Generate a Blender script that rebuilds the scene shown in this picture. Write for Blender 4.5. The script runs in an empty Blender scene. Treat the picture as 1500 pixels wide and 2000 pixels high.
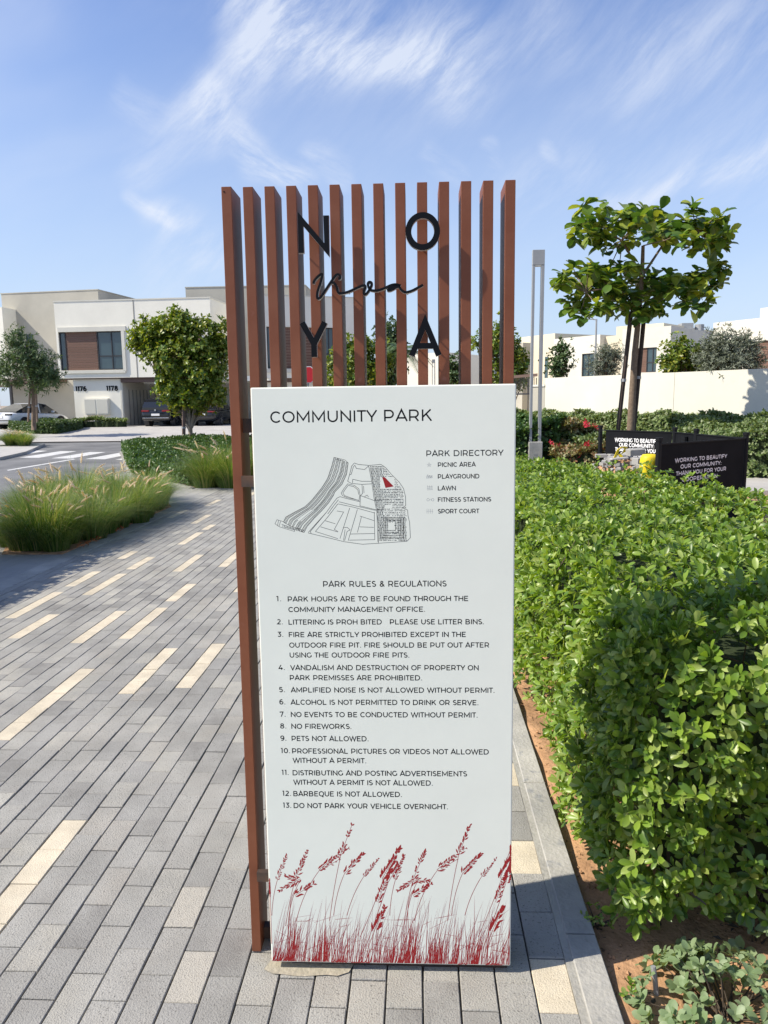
import bpy, bmesh, math, random
import numpy as np
from mathutils import Matrix, Vector
random.seed(7); rng = np.random.default_rng(7)
D = bpy.data; SC = bpy.context.scene; COL = SC.collection
PI = math.pi
# ------------------------------------------------------------------ camera
F, PITCH, YAW, ROLL, EYE = 1439.1, 0.151733, 0.047275, 0.01203, 1.6879
def _rot():
    f = np.array([-math.sin(YAW)*math.cos(PITCH), math.cos(YAW)*math.cos(PITCH), -math.sin(PITCH)])
    r = np.array([math.cos(YAW), math.sin(YAW), 0.]); d = np.cross(f, r)
    c, s = math.cos(ROLL), math.sin(ROLL)
    return np.array([c*r+s*d, -s*r+c*d, f])
RC = _rot()
cam = D.objects.new('camera', D.cameras.new('camera')); COL.objects.link(cam)
cam.data.sensor_fit = 'VERTICAL'; cam.data.sensor_height = 24.0; cam.data.lens = F*24.0/2000
cam.data.clip_start = 0.05; cam.data.clip_end = 3000
cam.matrix_world = Matrix([[RC[0][0], -RC[1][0], -RC[2][0], 0], [RC[0][1], -RC[1][1], -RC[2][1], 0],
                           [RC[0][2], -RC[1][2], -RC[2][2], EYE], [0, 0, 0, 1]])
SC.camera = cam
def ray(u, v): return RC.T @ np.array([(u-750)/F, (v-1000)/F, 1.])
def at(u, v, Y):                      # point of the place at forward distance Y
    d = ray(u, v); return Vector((np.array([0, 0, EYE]) + Y/d[1]*d).tolist())
def gr(u, v, z=0.):                   # point of the place at height z
    d = ray(u, v); t = (z-EYE)/d[2]; return Vector((np.array([0, 0, EYE]) + t*d).tolist())
# ------------------------------------------------------------------ light
SUN_EL = math.radians(44.0)
SUN_FROM = Vector((-0.970, -0.243, 0)).normalized()          # the sun stands to the left, slightly behind the camera
sd = Vector((SUN_FROM.x*math.cos(SUN_EL), SUN_FROM.y*math.cos(SUN_EL), math.sin(SUN_EL)))
sun = D.objects.new('sun', D.lights.new('sun', 'SUN')); COL.objects.link(sun)
sun.data.energy = 4.6; sun.data.angle = math.radians(0.53); sun.data.color = (1.0, 0.92, 0.78)
sun.rotation_euler = sd.to_track_quat('Z', 'Y').to_euler()
W = D.worlds.new('World'); SC.world = W; W.use_nodes = True
nt = W.node_tree; N = nt.nodes; L = nt.links; N.clear()
def nd(tree, t, **kw):
    n = tree.nodes.new(t)
    for k, v in kw.items():
        if k.startswith('i_'): n.inputs[int(k[2:])].default_value = v
        else: setattr(n, k, v)
    return n
def mth(tree, op, a, b=None, c=None, clamp=False):
    n = tree.nodes.new('ShaderNodeMath'); n.operation = op; n.use_clamp = clamp
    for i, x in enumerate((a, b, c)):
        if x is None: continue
        if isinstance(x, (int, float)): n.inputs[i].default_value = x
        else: tree.links.new(x, n.inputs[i])
    return n.outputs[0]
sky = nd(nt, 'ShaderNodeTexSky', sky_type='NISHITA', sun_disc=False)
sky.sun_elevation = SUN_EL; sky.sun_rotation = math.atan2(sd.x, sd.y)
sky.air_density = 1.0; sky.dust_density = 0.5; sky.ozone_density = 4.0; sky.altitude = 10
tc = nd(nt, 'ShaderNodeTexCoord'); sp = nd(nt, 'ShaderNodeSeparateXYZ'); L.new(tc.outputs['Generated'], sp.inputs[0])
az = mth(nt, 'MULTIPLY', mth(nt, 'ARCTAN2', sp.outputs[0], sp.outputs[1]), 57.2958)
el = mth(nt, 'MULTIPLY', mth(nt, 'ARCSINE', sp.outputs[2]), 57.2958)
cmb = nd(nt, 'ShaderNodeCombineXYZ'); L.new(az, cmb.inputs[0]); L.new(el, cmb.inputs[1])
wn = nd(nt, 'ShaderNodeTexNoise'); wn.inputs['Scale'].default_value = 0.12; wn.inputs['Detail'].default_value = 2.2
L.new(cmb.outputs[0], wn.inputs['Vector'])
wsp = nd(nt, 'ShaderNodeSeparateColor'); L.new(wn.outputs['Color'], wsp.inputs[0])
waz = mth(nt, 'ADD', az, mth(nt, 'MULTIPLY', mth(nt, 'SUBTRACT', wsp.outputs[0], 0.5), 6.0))
wel = mth(nt, 'ADD', el, mth(nt, 'MULTIPLY', mth(nt, 'SUBTRACT', wsp.outputs[1], 0.5), 5.0))
faz = mth(nt, 'ADD', mth(nt, 'MULTIPLY', az, .62), mth(nt, 'MULTIPLY', waz, .38)); fel = mth(nt, 'ADD', mth(nt, 'MULTIPLY', el, .62), mth(nt, 'MULTIPLY', wel, .38))
def fibre(rot, sx, sy, lo, hi, det=9, rough=0.62):
    c2 = nd(nt, 'ShaderNodeCombineXYZ'); L.new(faz, c2.inputs[0]); L.new(fel, c2.inputs[1])
    m = nd(nt, 'ShaderNodeMapping'); m.vector_type = 'POINT'
    m.inputs['Rotation'].default_value = (0, 0, math.radians(rot)); L.new(c2.outputs[0], m.inputs[0])
    m2 = nd(nt, 'ShaderNodeMapping'); m2.inputs['Scale'].default_value = (sx, sy, 1); L.new(m.outputs[0], m2.inputs[0])
    n = nd(nt, 'ShaderNodeTexNoise'); n.inputs['Scale'].default_value = 1; n.inputs['Detail'].default_value = det
    n.inputs['Roughness'].default_value = rough; n.inputs['Distortion'].default_value = 0.0; L.new(m2.outputs[0], n.inputs[0])
    r = nd(nt, 'ShaderNodeMapRange', interpolation_type='SMOOTHSTEP'); r.inputs[1].default_value = lo; r.inputs[2].default_value = hi
    L.new(n.outputs[0], r.inputs[0]); return r.outputs[0]
fa = fibre(-40, 0.075, 0.30, 0.30, 0.76, det=13, rough=.70)       # long fibres rising to the right
fb = fibre(24, 0.12, 0.50, 0.30, 0.76, det=13, rough=.70)
fc = fibre(-20, 0.03, 0.08, 0.30, 0.80, det=4, rough=0.5)    # broad milky veils
def stroke_mask(p, q, w, strength):
    def ae(uv):
        d = ray(*uv); d = d/np.linalg.norm(d); return math.degrees(math.atan2(d[0], d[1])), math.degrees(math.asin(d[2]))
    a, b = ae(p), ae(q); dx, dy = b[0]-a[0], b[1]-a[1]; l2 = dx*dx+dy*dy; w = w/25.
    px = mth(nt, 'SUBTRACT', waz, a[0]); py = mth(nt, 'SUBTRACT', wel, a[1])
    t = mth(nt, 'DIVIDE', mth(nt, 'ADD', mth(nt, 'MULTIPLY', px, dx), mth(nt, 'MULTIPLY', py, dy)), l2, clamp=True)
    ex = mth(nt, 'SUBTRACT', px, mth(nt, 'MULTIPLY', t, dx)); ey = mth(nt, 'SUBTRACT', py, mth(nt, 'MULTIPLY', t, dy))
    d = mth(nt, 'SQRT', mth(nt, 'ADD', mth(nt, 'MULTIPLY', ex, ex), mth(nt, 'MULTIPLY', ey, ey)))
    m = nd(nt, 'ShaderNodeMapRange', interpolation_type='SMOOTHERSTEP'); L.new(d, m.inputs[0])
    m.inputs[1].default_value = 0; m.inputs[2].default_value = w; m.inputs[3].default_value = strength; m.inputs[4].default_value = 0
    return m.outputs[0]
tot = None
for (p, q, w, s, f) in [((520, 10), (860, 110), 140, 1.05, fa), ((640, 90), (800, 130), 80, .5, fa), ((560, 60), (400, 215), 90, .85, fa), ((410, 200), (300, 330), 70, .55, fa),
                        ((470, 268), (560, 330), 55, .9, fb), ((500, 330), (590, 345), 50, .6, fb), ((610, 290), (660, 345), 34, .6, fb),
                        ((285, 400), (345, 445), 30, .8, fb), ((345, 450), (415, 500), 65, .75, fa), ((400, 480), (300, 560), 80, .45, fa),
                        ((1190, 400), (1520, 310), 42, .70, fa), ((1230, 350), (1500, 330), 110, .30, fa), ((1270, 120), (1480, 60), 110, .40, fa), ((830, 300), (880, 340), 30, .45, fb),
                        ((950, 280), (955, 320), 30, .5, fb), ((1068, 270), (1072, 292), 22, .5, fb), ((1010, 380), (1120, 320), 80, .5, fa), ((250, 170), (300, 215), 50, .35, fb),
                        ((-20, 20), (60, 240), 190, .55, fc), ((1150, 10), (1500, 200), 200, .20, fa), ((900, 100), (1060, 20), 120, .30, fa), ((0, 420), (260, 300), 160, .18, fc)]:
    m = mth(nt, 'MULTIPLY', stroke_mask(p, q, w, s), f)
    tot = m if tot is None else mth(nt, 'ADD', tot, m)
veil = mth(nt, 'ADD', mth(nt, 'MULTIPLY', fc, 0.15), mth(nt, 'MULTIPLY', mth(nt, 'MULTIPLY', fa, fc), 0.20))
low = nd(nt, 'ShaderNodeMapRange'); L.new(el, low.inputs[0]); low.inputs[1].default_value = 2; low.inputs[2].default_value = 26
low.inputs[3].default_value = 0.80; low.inputs[4].default_value = 0.0
cl = mth(nt, 'ADD', tot, veil, clamp=True)
cl = mth(nt, 'MULTIPLY', cl, 0.80)
hs = nd(nt, 'ShaderNodeHueSaturation'); hs.inputs['Saturation'].default_value = 1.02; hs.inputs['Value'].default_value = 0.97; hs.inputs['Hue'].default_value = 0.51
L.new(sky.outputs[0], hs.inputs['Color'])
hz_ = nd(nt, 'ShaderNodeMix', data_type='RGBA'); L.new(low.outputs[0], hz_.inputs[0]); L.new(hs.outputs[0], hz_.inputs[6]); hz_.inputs[7].default_value = (2.75, 3.30, 4.15, 1)
mixc = nd(nt, 'ShaderNodeMix', data_type='RGBA'); L.new(cl, mixc.inputs[0]); L.new(hz_.outputs[2], mixc.inputs[6])
mixc.inputs[7].default_value = (3.95, 4.25, 4.85, 1)
bg = nd(nt, 'ShaderNodeBackground'); L.new(mixc.outputs[2], bg.inputs[0]); bg.inputs[1].default_value = 0.145
out = nd(nt, 'ShaderNodeOutputWorld'); L.new(bg.outputs[0], out.inputs[0])
SC.view_settings.view_transform = 'Standard'; SC.view_settings.look = 'None'; SC.view_settings.exposure = 0.52; SC.view_settings.gamma = 1.0
SC.cycles.max_bounces = 6; SC.cycles.transparent_max_bounces = 8

# ------------------------------------------------------------------ materials
def mat(name, col, rough=0.7, col2=None, noise=6.0, amt=1.0, bump=0.0, bscale=60., metal=0.0, trans=0.0, rand=None, spec=0.4, detail=5, speck=None, stain=None):
    """col..col2 mixed by noise; rand: list of colours chosen per piece; speck: (scale, lo, colour)"""
    m = D.materials.new(name); m.use_nodes = True; t = m.node_tree; t.nodes.clear()
    o = nd(t, 'ShaderNodeOutputMaterial'); b = nd(t, 'ShaderNodeBsdfPrincipled')
    b.inputs['Roughness'].default_value = rough; b.inputs['Metallic'].default_value = metal
    b.inputs['Specular IOR Level'].default_value = spec
    g = nd(t, 'ShaderNodeNewGeometry')
    c = None
    if rand:
        oi = nd(t, 'ShaderNodeObjectInfo')
        r = mth(t, 'FRACT', mth(t, 'ADD', g.outputs['Random Per Island'], oi.outputs['Random']))
        cr = nd(t, 'ShaderNodeValToRGB'); cr.color_ramp.interpolation = 'LINEAR'
        while len(cr.color_ramp.elements) < len(rand): cr.color_ramp.elements.new(0.5)
        for i, cc in enumerate(rand):
            cr.color_ramp.elements[i].position = i/(len(rand)-1); cr.color_ramp.elements[i].color = (*cc, 1)
        t.links.new(r, cr.inputs[0]); c = cr.outputs[0]
    n = nd(t, 'ShaderNodeTexNoise'); n.inputs['Scale'].default_value = noise; n.inputs['Detail'].default_value = detail; n.inputs['Roughness'].default_value = .6
    t.links.new(g.outputs['Position'], n.inputs['Vector'])
    if col2 is not None or c is None:
        mx = nd(t, 'ShaderNodeMix', data_type='RGBA')
        mr = nd(t, 'ShaderNodeMapRange'); mr.inputs[1].default_value = .35; mr.inputs[2].default_value = .65; mr.inputs[4].default_value = amt
        t.links.new(n.outputs[0], mr.inputs[0]); t.links.new(mr.outputs[0], mx.inputs[0])
        if c is None: mx.inputs[6].default_value = (*col, 1)
        else: t.links.new(c, mx.inputs[6])
        mx.inputs[7].default_value = (*(col2 or col), 1); c = mx.outputs[2]
    if speck:
        v = nd(t, 'ShaderNodeTexNoise'); v.inputs['Scale'].default_value = speck[0]; v.inputs['Detail'].default_value = 3
        t.links.new(g.outputs['Position'], v.inputs['Vector'])
        r2 = nd(t, 'ShaderNodeMapRange'); r2.inputs[1].default_value = speck[1]; r2.inputs[2].default_value = speck[1]+.06; r2.inputs[4].default_value = .8
        t.links.new(v.outputs[0], r2.inputs[0]); m3 = nd(t, 'ShaderNodeMix', data_type='RGBA')
        t.links.new(r2.outputs[0], m3.inputs[0]); t.links.new(c, m3.inputs[6]); m3.inputs[7].default_value = (*speck[2], 1); c = m3.outputs[2]
    if stain:
        sn = nd(t, 'ShaderNodeTexNoise'); sn.inputs['Scale'].default_value = stain[0]; sn.inputs['Detail'].default_value = 7; sn.inputs['Roughness'].default_value = .65
        t.links.new(g.outputs['Position'], sn.inputs['Vector'])
        sr = nd(t, 'ShaderNodeMapRange'); sr.inputs[1].default_value = .36; sr.inputs[2].default_value = .66; sr.inputs[3].default_value = stain[1]; sr.inputs[4].default_value = stain[2]
        t.links.new(sn.outputs[0], sr.inputs[0]); sc_ = nd(t, 'ShaderNodeVectorMath', operation='SCALE'); t.links.new(c, sc_.inputs[0]); t.links.new(sr.outputs[0], sc_.inputs['Scale']); c = sc_.outputs[0]
    t.links.new(c, b.inputs['Base Color'])
    if bump:
        bn = nd(t, 'ShaderNodeTexNoise'); bn.inputs['Scale'].default_value = bscale; bn.inputs['Detail'].default_value = 6
        t.links.new(g.outputs['Position'], bn.inputs['Vector'])
        bp = nd(t, 'ShaderNodeBump'); bp.inputs['Strength'].default_value = bump; bp.inputs['Distance'].default_value = 0.01
        t.links.new(bn.outputs[0], bp.inputs['Height']); t.links.new(bp.outputs[0], b.inputs['Normal'])
    sh = b.outputs[0]
    if trans:
        tr = nd(t, 'ShaderNodeBsdfTranslucent'); ms = nd(t, 'ShaderNodeMixShader'); ms.inputs[0].default_value = trans
        bc = nd(t, 'ShaderNodeMix', data_type='RGBA', blend_type='MULTIPLY'); bc.inputs[0].default_value = 1
        t.links.new(c, bc.inputs[6]); bc.inputs[7].default_value = (1.9, 1.8, .6, 1)
        t.links.new(bc.outputs[2], tr.inputs[0]); t.links.new(b.outputs[0], ms.inputs[1]); t.links.new(tr.outputs[0], ms.inputs[2]); sh = ms.outputs[0]
    t.links.new(sh, o.inputs[0]); return m
M = {}
M['paver'] = mat('grey_concrete_paver', (.3, .3, .3), .85, (.33, .325, .30), 9., .6, .5, 190., stain=(2.3, .80, 1.10), rand=[(.215, .207, .192), (.275, .266, .245), (.325, .312, .282), (.345, .333, .302), (.275, .268, .252), (.41, .392, .34), (.33, .31, .275)], speck=(150., .61, (.13, .125, .115)))
M['cream'] = mat('cream_concrete_paver', (.6, .52, .38), .85, (.60, .54, .42), 14., .6, .4, 220., stain=(5., .82, 1.08), rand=[(.60, .52, .385), (.66, .58, .44), (.55, .48, .36)], speck=(300., .60, (.33, .27, .19)))
M['joint'] = mat('joint_sand', (.045, .042, .036), .95, (.11, .10, .08), 40., 1., .5, 200.)
M['slab'] = mat('pale_concrete_slab', (.3, .3, .3), .85, (.33, .325, .31), 5., .5, .3, 120., rand=[(.29, .285, .27), (.34, .33, .31), (.31, .305, .29)])
M['kerb'] = mat('cast_concrete_kerb', (.31, .305, .285), .8, (.42, .405, .365), 4.5, 1., .45, 70., stain=(1.7, .8, 1.12), speck=(9., .62, (.24, .245, .25)))
M['mortar'] = mat('haunch_mortar', (.30, .29, .26), .9, (.36, .35, .31), 8., 1., .6, 60.)
M['sand'] = mat('orange_desert_sand', (.56, .33, .18), .95, (.42, .24, .13), 7., 1., 1.0, 45., stain=(4.5, .62, 1.1), speck=(60., .63, (.11, .075, .045)))
M['asphalt'] = mat('worn_grey_asphalt', (.135, .137, .14), .85, (.185, .185, .185), .7, 1., .3, 80., stain=(.35, .85, 1.1))
M['drive'] = mat('pale_block_driveway', (.38, .365, .345), .85, (.45, .435, .41), 1.2, 1.)
M['ground'] = mat('dry_sandy_ground', (.36, .30, .23), .95, (.29, .24, .18), .5, 1.)
M['paint'] = mat('road_paint', (.62, .62, .60), .7, (.5, .5, .49), 6., 1.)
M['brown'] = mat('rust_brown_coated_steel', (.185, .060, .028), .48, (.215, .078, .040), 11., .8, .06, 300., spec=.3, speck=(24., .70, (.22, .085, .055)))
M['panel'] = mat('white_coated_panel', (.85, .87, .765), .42, (.82, .845, .745), 1.6, .7, .02, 30., spec=.45, stain=(3.0, .965, 1.01))
M['black'] = mat('gloss_black_face', (.004, .005, .007), .5, spec=.15)
M['edge'] = mat('pale_metal_edge', (.55, .56, .56), .35, metal=.3)
M['ink'] = mat('black_print', (.006, .007, .009), .7, spec=.1)
M['inkgrey'] = mat('grey_print', (.23, .24, .25), .6)
M['red'] = mat('dark_red_print', (.33, .012, .014), .55)
M['darksteel'] = mat('dark_base_steel', (.035, .03, .028), .6, (.10, .055, .035), 20., 1.)
M['render'] = mat('white_render', (.86, .83, .725), .9, (.82, .79, .69), .35, 1., .05, 30., stain=(.45, .94, 1.02))
M['wallr'] = mat('cream_white_render', (.68, .66, .58), .9, (.65, .63, .55), .3, 1., .05, 30., stain=(.9, .93, 1.02))
M['beige'] = mat('beige_render', (.48, .455, .385), .9, (.44, .415, .35), .3, 1., stain=(.5, .9, 1.04))
M['ivory'] = mat('ivory_render', (.66, .60, .46), .9, (.62, .56, .43), .3, 1.)
M['groove'] = mat('dark_groove', (.26, .25, .23), .9)
M['wood'] = mat('brown_cladding_plank', (.155, .085, .06), .6, None, rand=[(.145, .08, .055), (.175, .098, .07), (.16, .09, .064)])
M['glass'] = mat('dark_window_glass', (.035, .06, .075), .06, (.05, .085, .10), .8, 1., spec=.8)
M['frame'] = mat('dark_window_frame', (.035, .035, .04), .5)
M['post'] = mat('black_post_paint', (.008, .009, .011), .6, spec=.2)
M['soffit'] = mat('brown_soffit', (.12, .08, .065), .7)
M['steel'] = mat('grey_painted_steel', (.34, .35, .355), .45, (.31, .32, .325), 4., 1., metal=.2)
M['banner'] = mat('black_banner', (.006, .007, .009), .75, (.010, .011, .013), 3., 1., spec=.12)
M['white'] = mat('white_print', (.78, .78, .78), .6)
M['yellow'] = mat('yellow_plastic', (.80, .62, .02), .5, (.68, .52, .02), 14., 1.)
M['lens'] = mat('lamp_lens', (.75, .73, .62), .3)
M['carblack'] = mat('black_car_paint', (.008, .009, .013), .16, spec=.7)
M['carwhite'] = mat('white_car_paint', (.72, .73, .74), .2, spec=.6)
M['carglass'] = mat('tinted_car_glass', (.012, .014, .017), .05, spec=.8)
M['tyre'] = mat('tyre_rubber', (.018, .018, .018), .85)
M['rim'] = mat('alloy_rim', (.35, .35, .36), .3, metal=.8)
M['taillight'] = mat('red_tail_light', (.22, .012, .016), .2, spec=.6)
M['chrome'] = mat('chrome_trim', (.6, .6, .6), .15, metal=.9)
M['redsign'] = mat('red_sign_face', (.55, .02, .03), .45)
M['bark'] = mat('tan_bark', (.23, .17, .12), .9, (.15, .11, .08), 18., 1., .8, 60.)
M['greybark'] = mat('pale_bark', (.34, .29, .23), .9, (.24, .20, .155), 20., 1., .6, 60.)
M['stake'] = mat('dark_timber_stake', (.035, .025, .02), .8, (.06, .04, .03), 20., 1.)
M['twig'] = mat('hedge_twig', (.085, .065, .045), .9, (.05, .04, .03), 30., 1.)
M['core'] = mat('hedge_inner_shade', (.018, .030, .010), .95, (.03, .045, .014), 25., 1., .8, 40.)  # near-black green: shade among the inner leaves and twigs put into the colour
M['hedgeleaf'] = mat('hedge_leaf', (.1, .2, .03), .36, trans=.33, rand=[(.05, .11, .018), (.15, .255, .032), (.25, .365, .05), (.10, .19, .026), (.38, .46, .14), (.18, .29, .036), (.08, .155, .025), (.28, .345, .09)], spec=.4)
M['greyleaf'] = mat('grey_green_leaf', (.2, .27, .13), .5, trans=.25, rand=[(.15, .22, .10), (.20, .28, .14), (.25, .32, .18)])
M['bigleaf'] = mat('broad_glossy_leaf', (.06, .1, .02), .34, trans=.34, rand=[(.04, .095, .022), (.07, .15, .03), (.15, .225, .035), (.06, .125, .028), (.34, .38, .06), (.12, .20, .03)], spec=.5)
M['treeleaf'] = mat('tree_leaf', (.06, .1, .02), .40, trans=.25, rand=[(.05, .11, .018), (.12, .20, .028), (.24, .28, .035), (.09, .155, .022), (.33, .32, .05)], spec=.45)
M['darkleaf'] = mat('dark_fine_leaf', (.04, .07, .03), .5, trans=.2, rand=[(.04, .08, .03), (.07, .12, .045), (.11, .16, .06)])
M['greybush'] = mat('grey_fine_leaf', (.1, .12, .09), .6, trans=.15, rand=[(.09, .11, .085), (.14, .165, .12), (.19, .21, .165)])
M['farhedge'] = mat('bed_hedge_leaf', (.1, .15, .05), .5, trans=.2, rand=[(.08, .13, .04), (.13, .19, .06), (.18, .24, .085), (.30, .34, .20)])
M['shrub'] = mat('reddish_shrub_leaf', (.1, .1, .05), .5, trans=.2, rand=[(.08, .10, .035), (.16, .16, .06), (.27, .13, .07), (.20, .21, .08), (.34, .33, .20)])
M['flower'] = mat('red_bract', (.5, .02, .03), .6, trans=.2, rand=[(.50, .02, .04), (.60, .05, .08), (.36, .015, .03)])
M['ivybed'] = mat('groundcover_leaf', (.05, .1, .02), .4, trans=.2, rand=[(.035, .085, .02), (.06, .12, .028), (.10, .165, .04)])
M['blade'] = mat('fountain_grass_blade', (.1, .2, .03), .5, trans=.35, rand=[(.035, .09, .018), (.075, .155, .026), (.13, .22, .04), (.24, .31, .09), (.38, .33, .17)])
M['plume'] = mat('buff_grass_plume', (.4, .33, .25), .9, trans=.35, rand=[(.66, .56, .50), (.56, .46, .42), (.74, .67, .60)])
M['orangeleaf'] = mat('dry_orange_leaf', (.42, .14, .05), .8)

# ------------------------------------------------------------------ object helpers
def tag(o, label=None, cat=None, group=None, kind=None):
    if label: o['label'] = label
    if cat: o['category'] = cat
    if group: o['group'] = group
    if kind: o['kind'] = kind
    return o
def thing(name, label, cat, loc=(0, 0, 0), group=None, rot=(0, 0, 0)):
    o = D.objects.new(name, None); COL.objects.link(o); o.location = loc; o.rotation_euler = rot; o.empty_display_size = .1
    return tag(o, label, cat, group)
def origin(o):
    v = Vector((0, 0, 0))
    while o is not None: v += o.location; o = o.parent
    return v
class MB:
    """collects world-space (or, with local=True at build, thing-space) faces"""
    def __init__(s): s.v = []; s.f = []; s.m = []
    def add(s, vs, fs, mi=0):
        k = len(s.v); s.v += [tuple(x) for x in vs]; s.f += [tuple(i+k for i in f) for f in fs]; s.m += [mi]*len(fs); return s
    def box(s, a, b, mi=0):
        x0, y0, z0 = a; x1, y1, z1 = b
        return s.add([(x0, y0, z0), (x1, y0, z0), (x1, y1, z0), (x0, y1, z0), (x0, y0, z1), (x1, y0, z1), (x1, y1, z1), (x0, y1, z1)],
                     [(0, 3, 2, 1), (4, 5, 6, 7), (0, 1, 5, 4), (1, 2, 6, 5), (2, 3, 7, 6), (3, 0, 4, 7)], mi)
    def cbox(s, a, b, c=.003, mi=0):      # box with chamfered top
        x0, y0, z0 = a; x1, y1, z1 = b
        vs = [(x0, y0, z0), (x1, y0, z0), (x1, y1, z0), (x0, y1, z0), (x0, y0, z1-c), (x1, y0, z1-c), (x1, y1, z1-c), (x0, y1, z1-c),
              (x0+c, y0+c, z1), (x1-c, y0+c, z1), (x1-c, y1-c, z1), (x0+c, y1-c, z1)]
        return s.add(vs, [(0, 1, 5, 4), (1, 2, 6, 5), (2, 3, 7, 6), (3, 0, 4, 7), (4, 5, 9, 8), (5, 6, 10, 9), (6, 7, 11, 10), (7, 4, 8, 11), (8, 9, 10, 11)], mi)
    def slab(s, o, ux, uy, uz, mi=0):     # box from a corner and three edge vectors
        o, ux, uy, uz = map(Vector, (o, ux, uy, uz))
        return s.add([o, o+ux, o+ux+uy, o+uy, o+uz, o+ux+uz, o+ux+uy+uz, o+uy+uz],
                     [(0, 3, 2, 1), (4, 5, 6, 7), (0, 1, 5, 4), (1, 2, 6, 5), (2, 3, 7, 6), (3, 0, 4, 7)], mi)
    def tube(s, pts, rad, n=7, mi=0, cap=True):
        pts = [Vector(p) for p in pts]; rad = rad if isinstance(rad, (list, tuple)) else [rad]*len(pts)
        k0 = len(s.v)
        for i, p in enumerate(pts):
            d = (pts[min(i+1, len(pts)-1)]-pts[max(i-1, 0)]).normalized()
            a = d.orthogonal().normalized() if abs(d.z) < .99 else Vector((1, 0, 0))
            if abs(d.z) < .99: a = d.cross(Vector((0, 0, 1))).normalized()
            b = d.cross(a)
            for j in range(n):
                q = p+rad[i]*(math.cos(2*PI*j/n)*a+math.sin(2*PI*j/n)*b); s.v.append(tuple(q))
        for i in range(len(pts)-1):
            for j in range(n):
                s.f.append((k0+i*n+j, k0+i*n+(j+1) % n, k0+(i+1)*n+(j+1) % n, k0+(i+1)*n+j)); s.m.append(mi)
        if cap:
            s.f.append(tuple(k0+j for j in range(n))); s.m.append(mi)
            s.f.append(tuple(k0+(len(pts)-1)*n+j for j in reversed(range(n)))); s.m.append(mi)
        return s
    def prism(s, poly, z0, z1, mi=0):
        n = len(poly); vs = [(x, y, z0) for x, y in poly]+[(x, y, z1) for x, y in poly]
        return s.add(vs, [tuple(reversed(range(n))), tuple(range(n, 2*n))]+[(i, (i+1) % n, (i+1) % n+n, i+n) for i in range(n)], mi)
    def build(s, name, mats, parent=None, local=False, smooth=False, kind=None, label=None, bevel=0):
        me = D.meshes.new(name); off = Vector((0, 0, 0))
        if parent is not None and not local: off = origin(parent)
        me.from_pydata([(x-off.x, y-off.y, z-off.z) for x, y, z in s.v], [], s.f)
        for m in (mats if isinstance(mats, (list, tuple)) else [mats]): me.materials.append(m)
        if any(s.m): me.polygons.foreach_set('material_index', s.m)
        if smooth: me.polygons.foreach_set('use_smooth', [True]*len(me.polygons))
        me.update()
        o = D.objects.new(name, me); COL.objects.link(o); o.parent = parent
        if kind: o['kind'] = kind
        if label: o['label'] = label
        if bevel:
            bv = o.modifiers.new('bevel', 'BEVEL'); bv.width = bevel; bv.segments = 2; bv.limit_method = 'ANGLE'
        return o
def copy_tree(o, parent=None):
    c = o.copy(); COL.objects.link(c); c.parent = parent
    for ch in list(o.children): copy_tree(ch, c)
    return c
def sheet(name, poly, z, m, thick=0.0):
    b = MB()
    if thick: b.prism(poly, z-thick, z)
    else: b.add([(x, y, z) for x, y in poly], [tuple(range(len(poly)))])
    return tag(b.build(name, m), kind='structure')

# leaves -------------------------------------------------------------
LEAF_V = np.array([(0, 0, 0), (-.21, .38, .05), (0, .40, 0), (.21, .38, .05), (-.25, .70, .02), (0, .72, -.045), (.25, .70, .02), (0, 1, -.14)])
LEAF_F = [(0, 2, 1), (0, 3, 2), (1, 2, 5, 4), (2, 3, 6, 5), (4, 5, 7), (5, 6, 7)]
RND_V = np.array([(0, 0, 0), (-.09, .18, .03), (0, .2, 0), (.09, .18, .03), (-.17, .42, .05), (0, .44, -.015), (.17, .42, .05), (-.205, .66, .03), (0, .68, -.035), (.205, .66, .03), (-.14, .88, -.02), (0, .9, -.07), (.14, .88, -.02), (0, 1, -.11)])
RND_F = [(0, 2, 1), (0, 3, 2), (1, 2, 5, 4), (2, 3, 6, 5), (4, 5, 8, 7), (5, 6, 9, 8), (7, 8, 11, 10), (8, 9, 12, 11), (10, 11, 13), (11, 12, 13)]
SLIM_V = np.array([(0, 0, 0), (-.13, .45, .02), (.13, .45, .02), (0, 1, -.08)]); SLIM_F = [(0, 2, 1), (1, 2, 3)]
def leaf_mats(pos, direc, up, size):
    """4x4 per leaf: +Y along direc, Z near up"""
    d = direc/np.linalg.norm(direc, axis=1, keepdims=True)
    x = np.cross(d, up); x /= np.linalg.norm(x, axis=1, keepdims=True)+1e-9; z = np.cross(x, d)
    n = len(pos); T = np.zeros((n, 4, 4)); T[:, :3, 0] = x*size[:, None]; T[:, :3, 1] = d*size[:, None]; T[:, :3, 2] = z*size[:, None]; T[:, :3, 3] = pos; T[:, 3, 3] = 1
    return T
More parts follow.
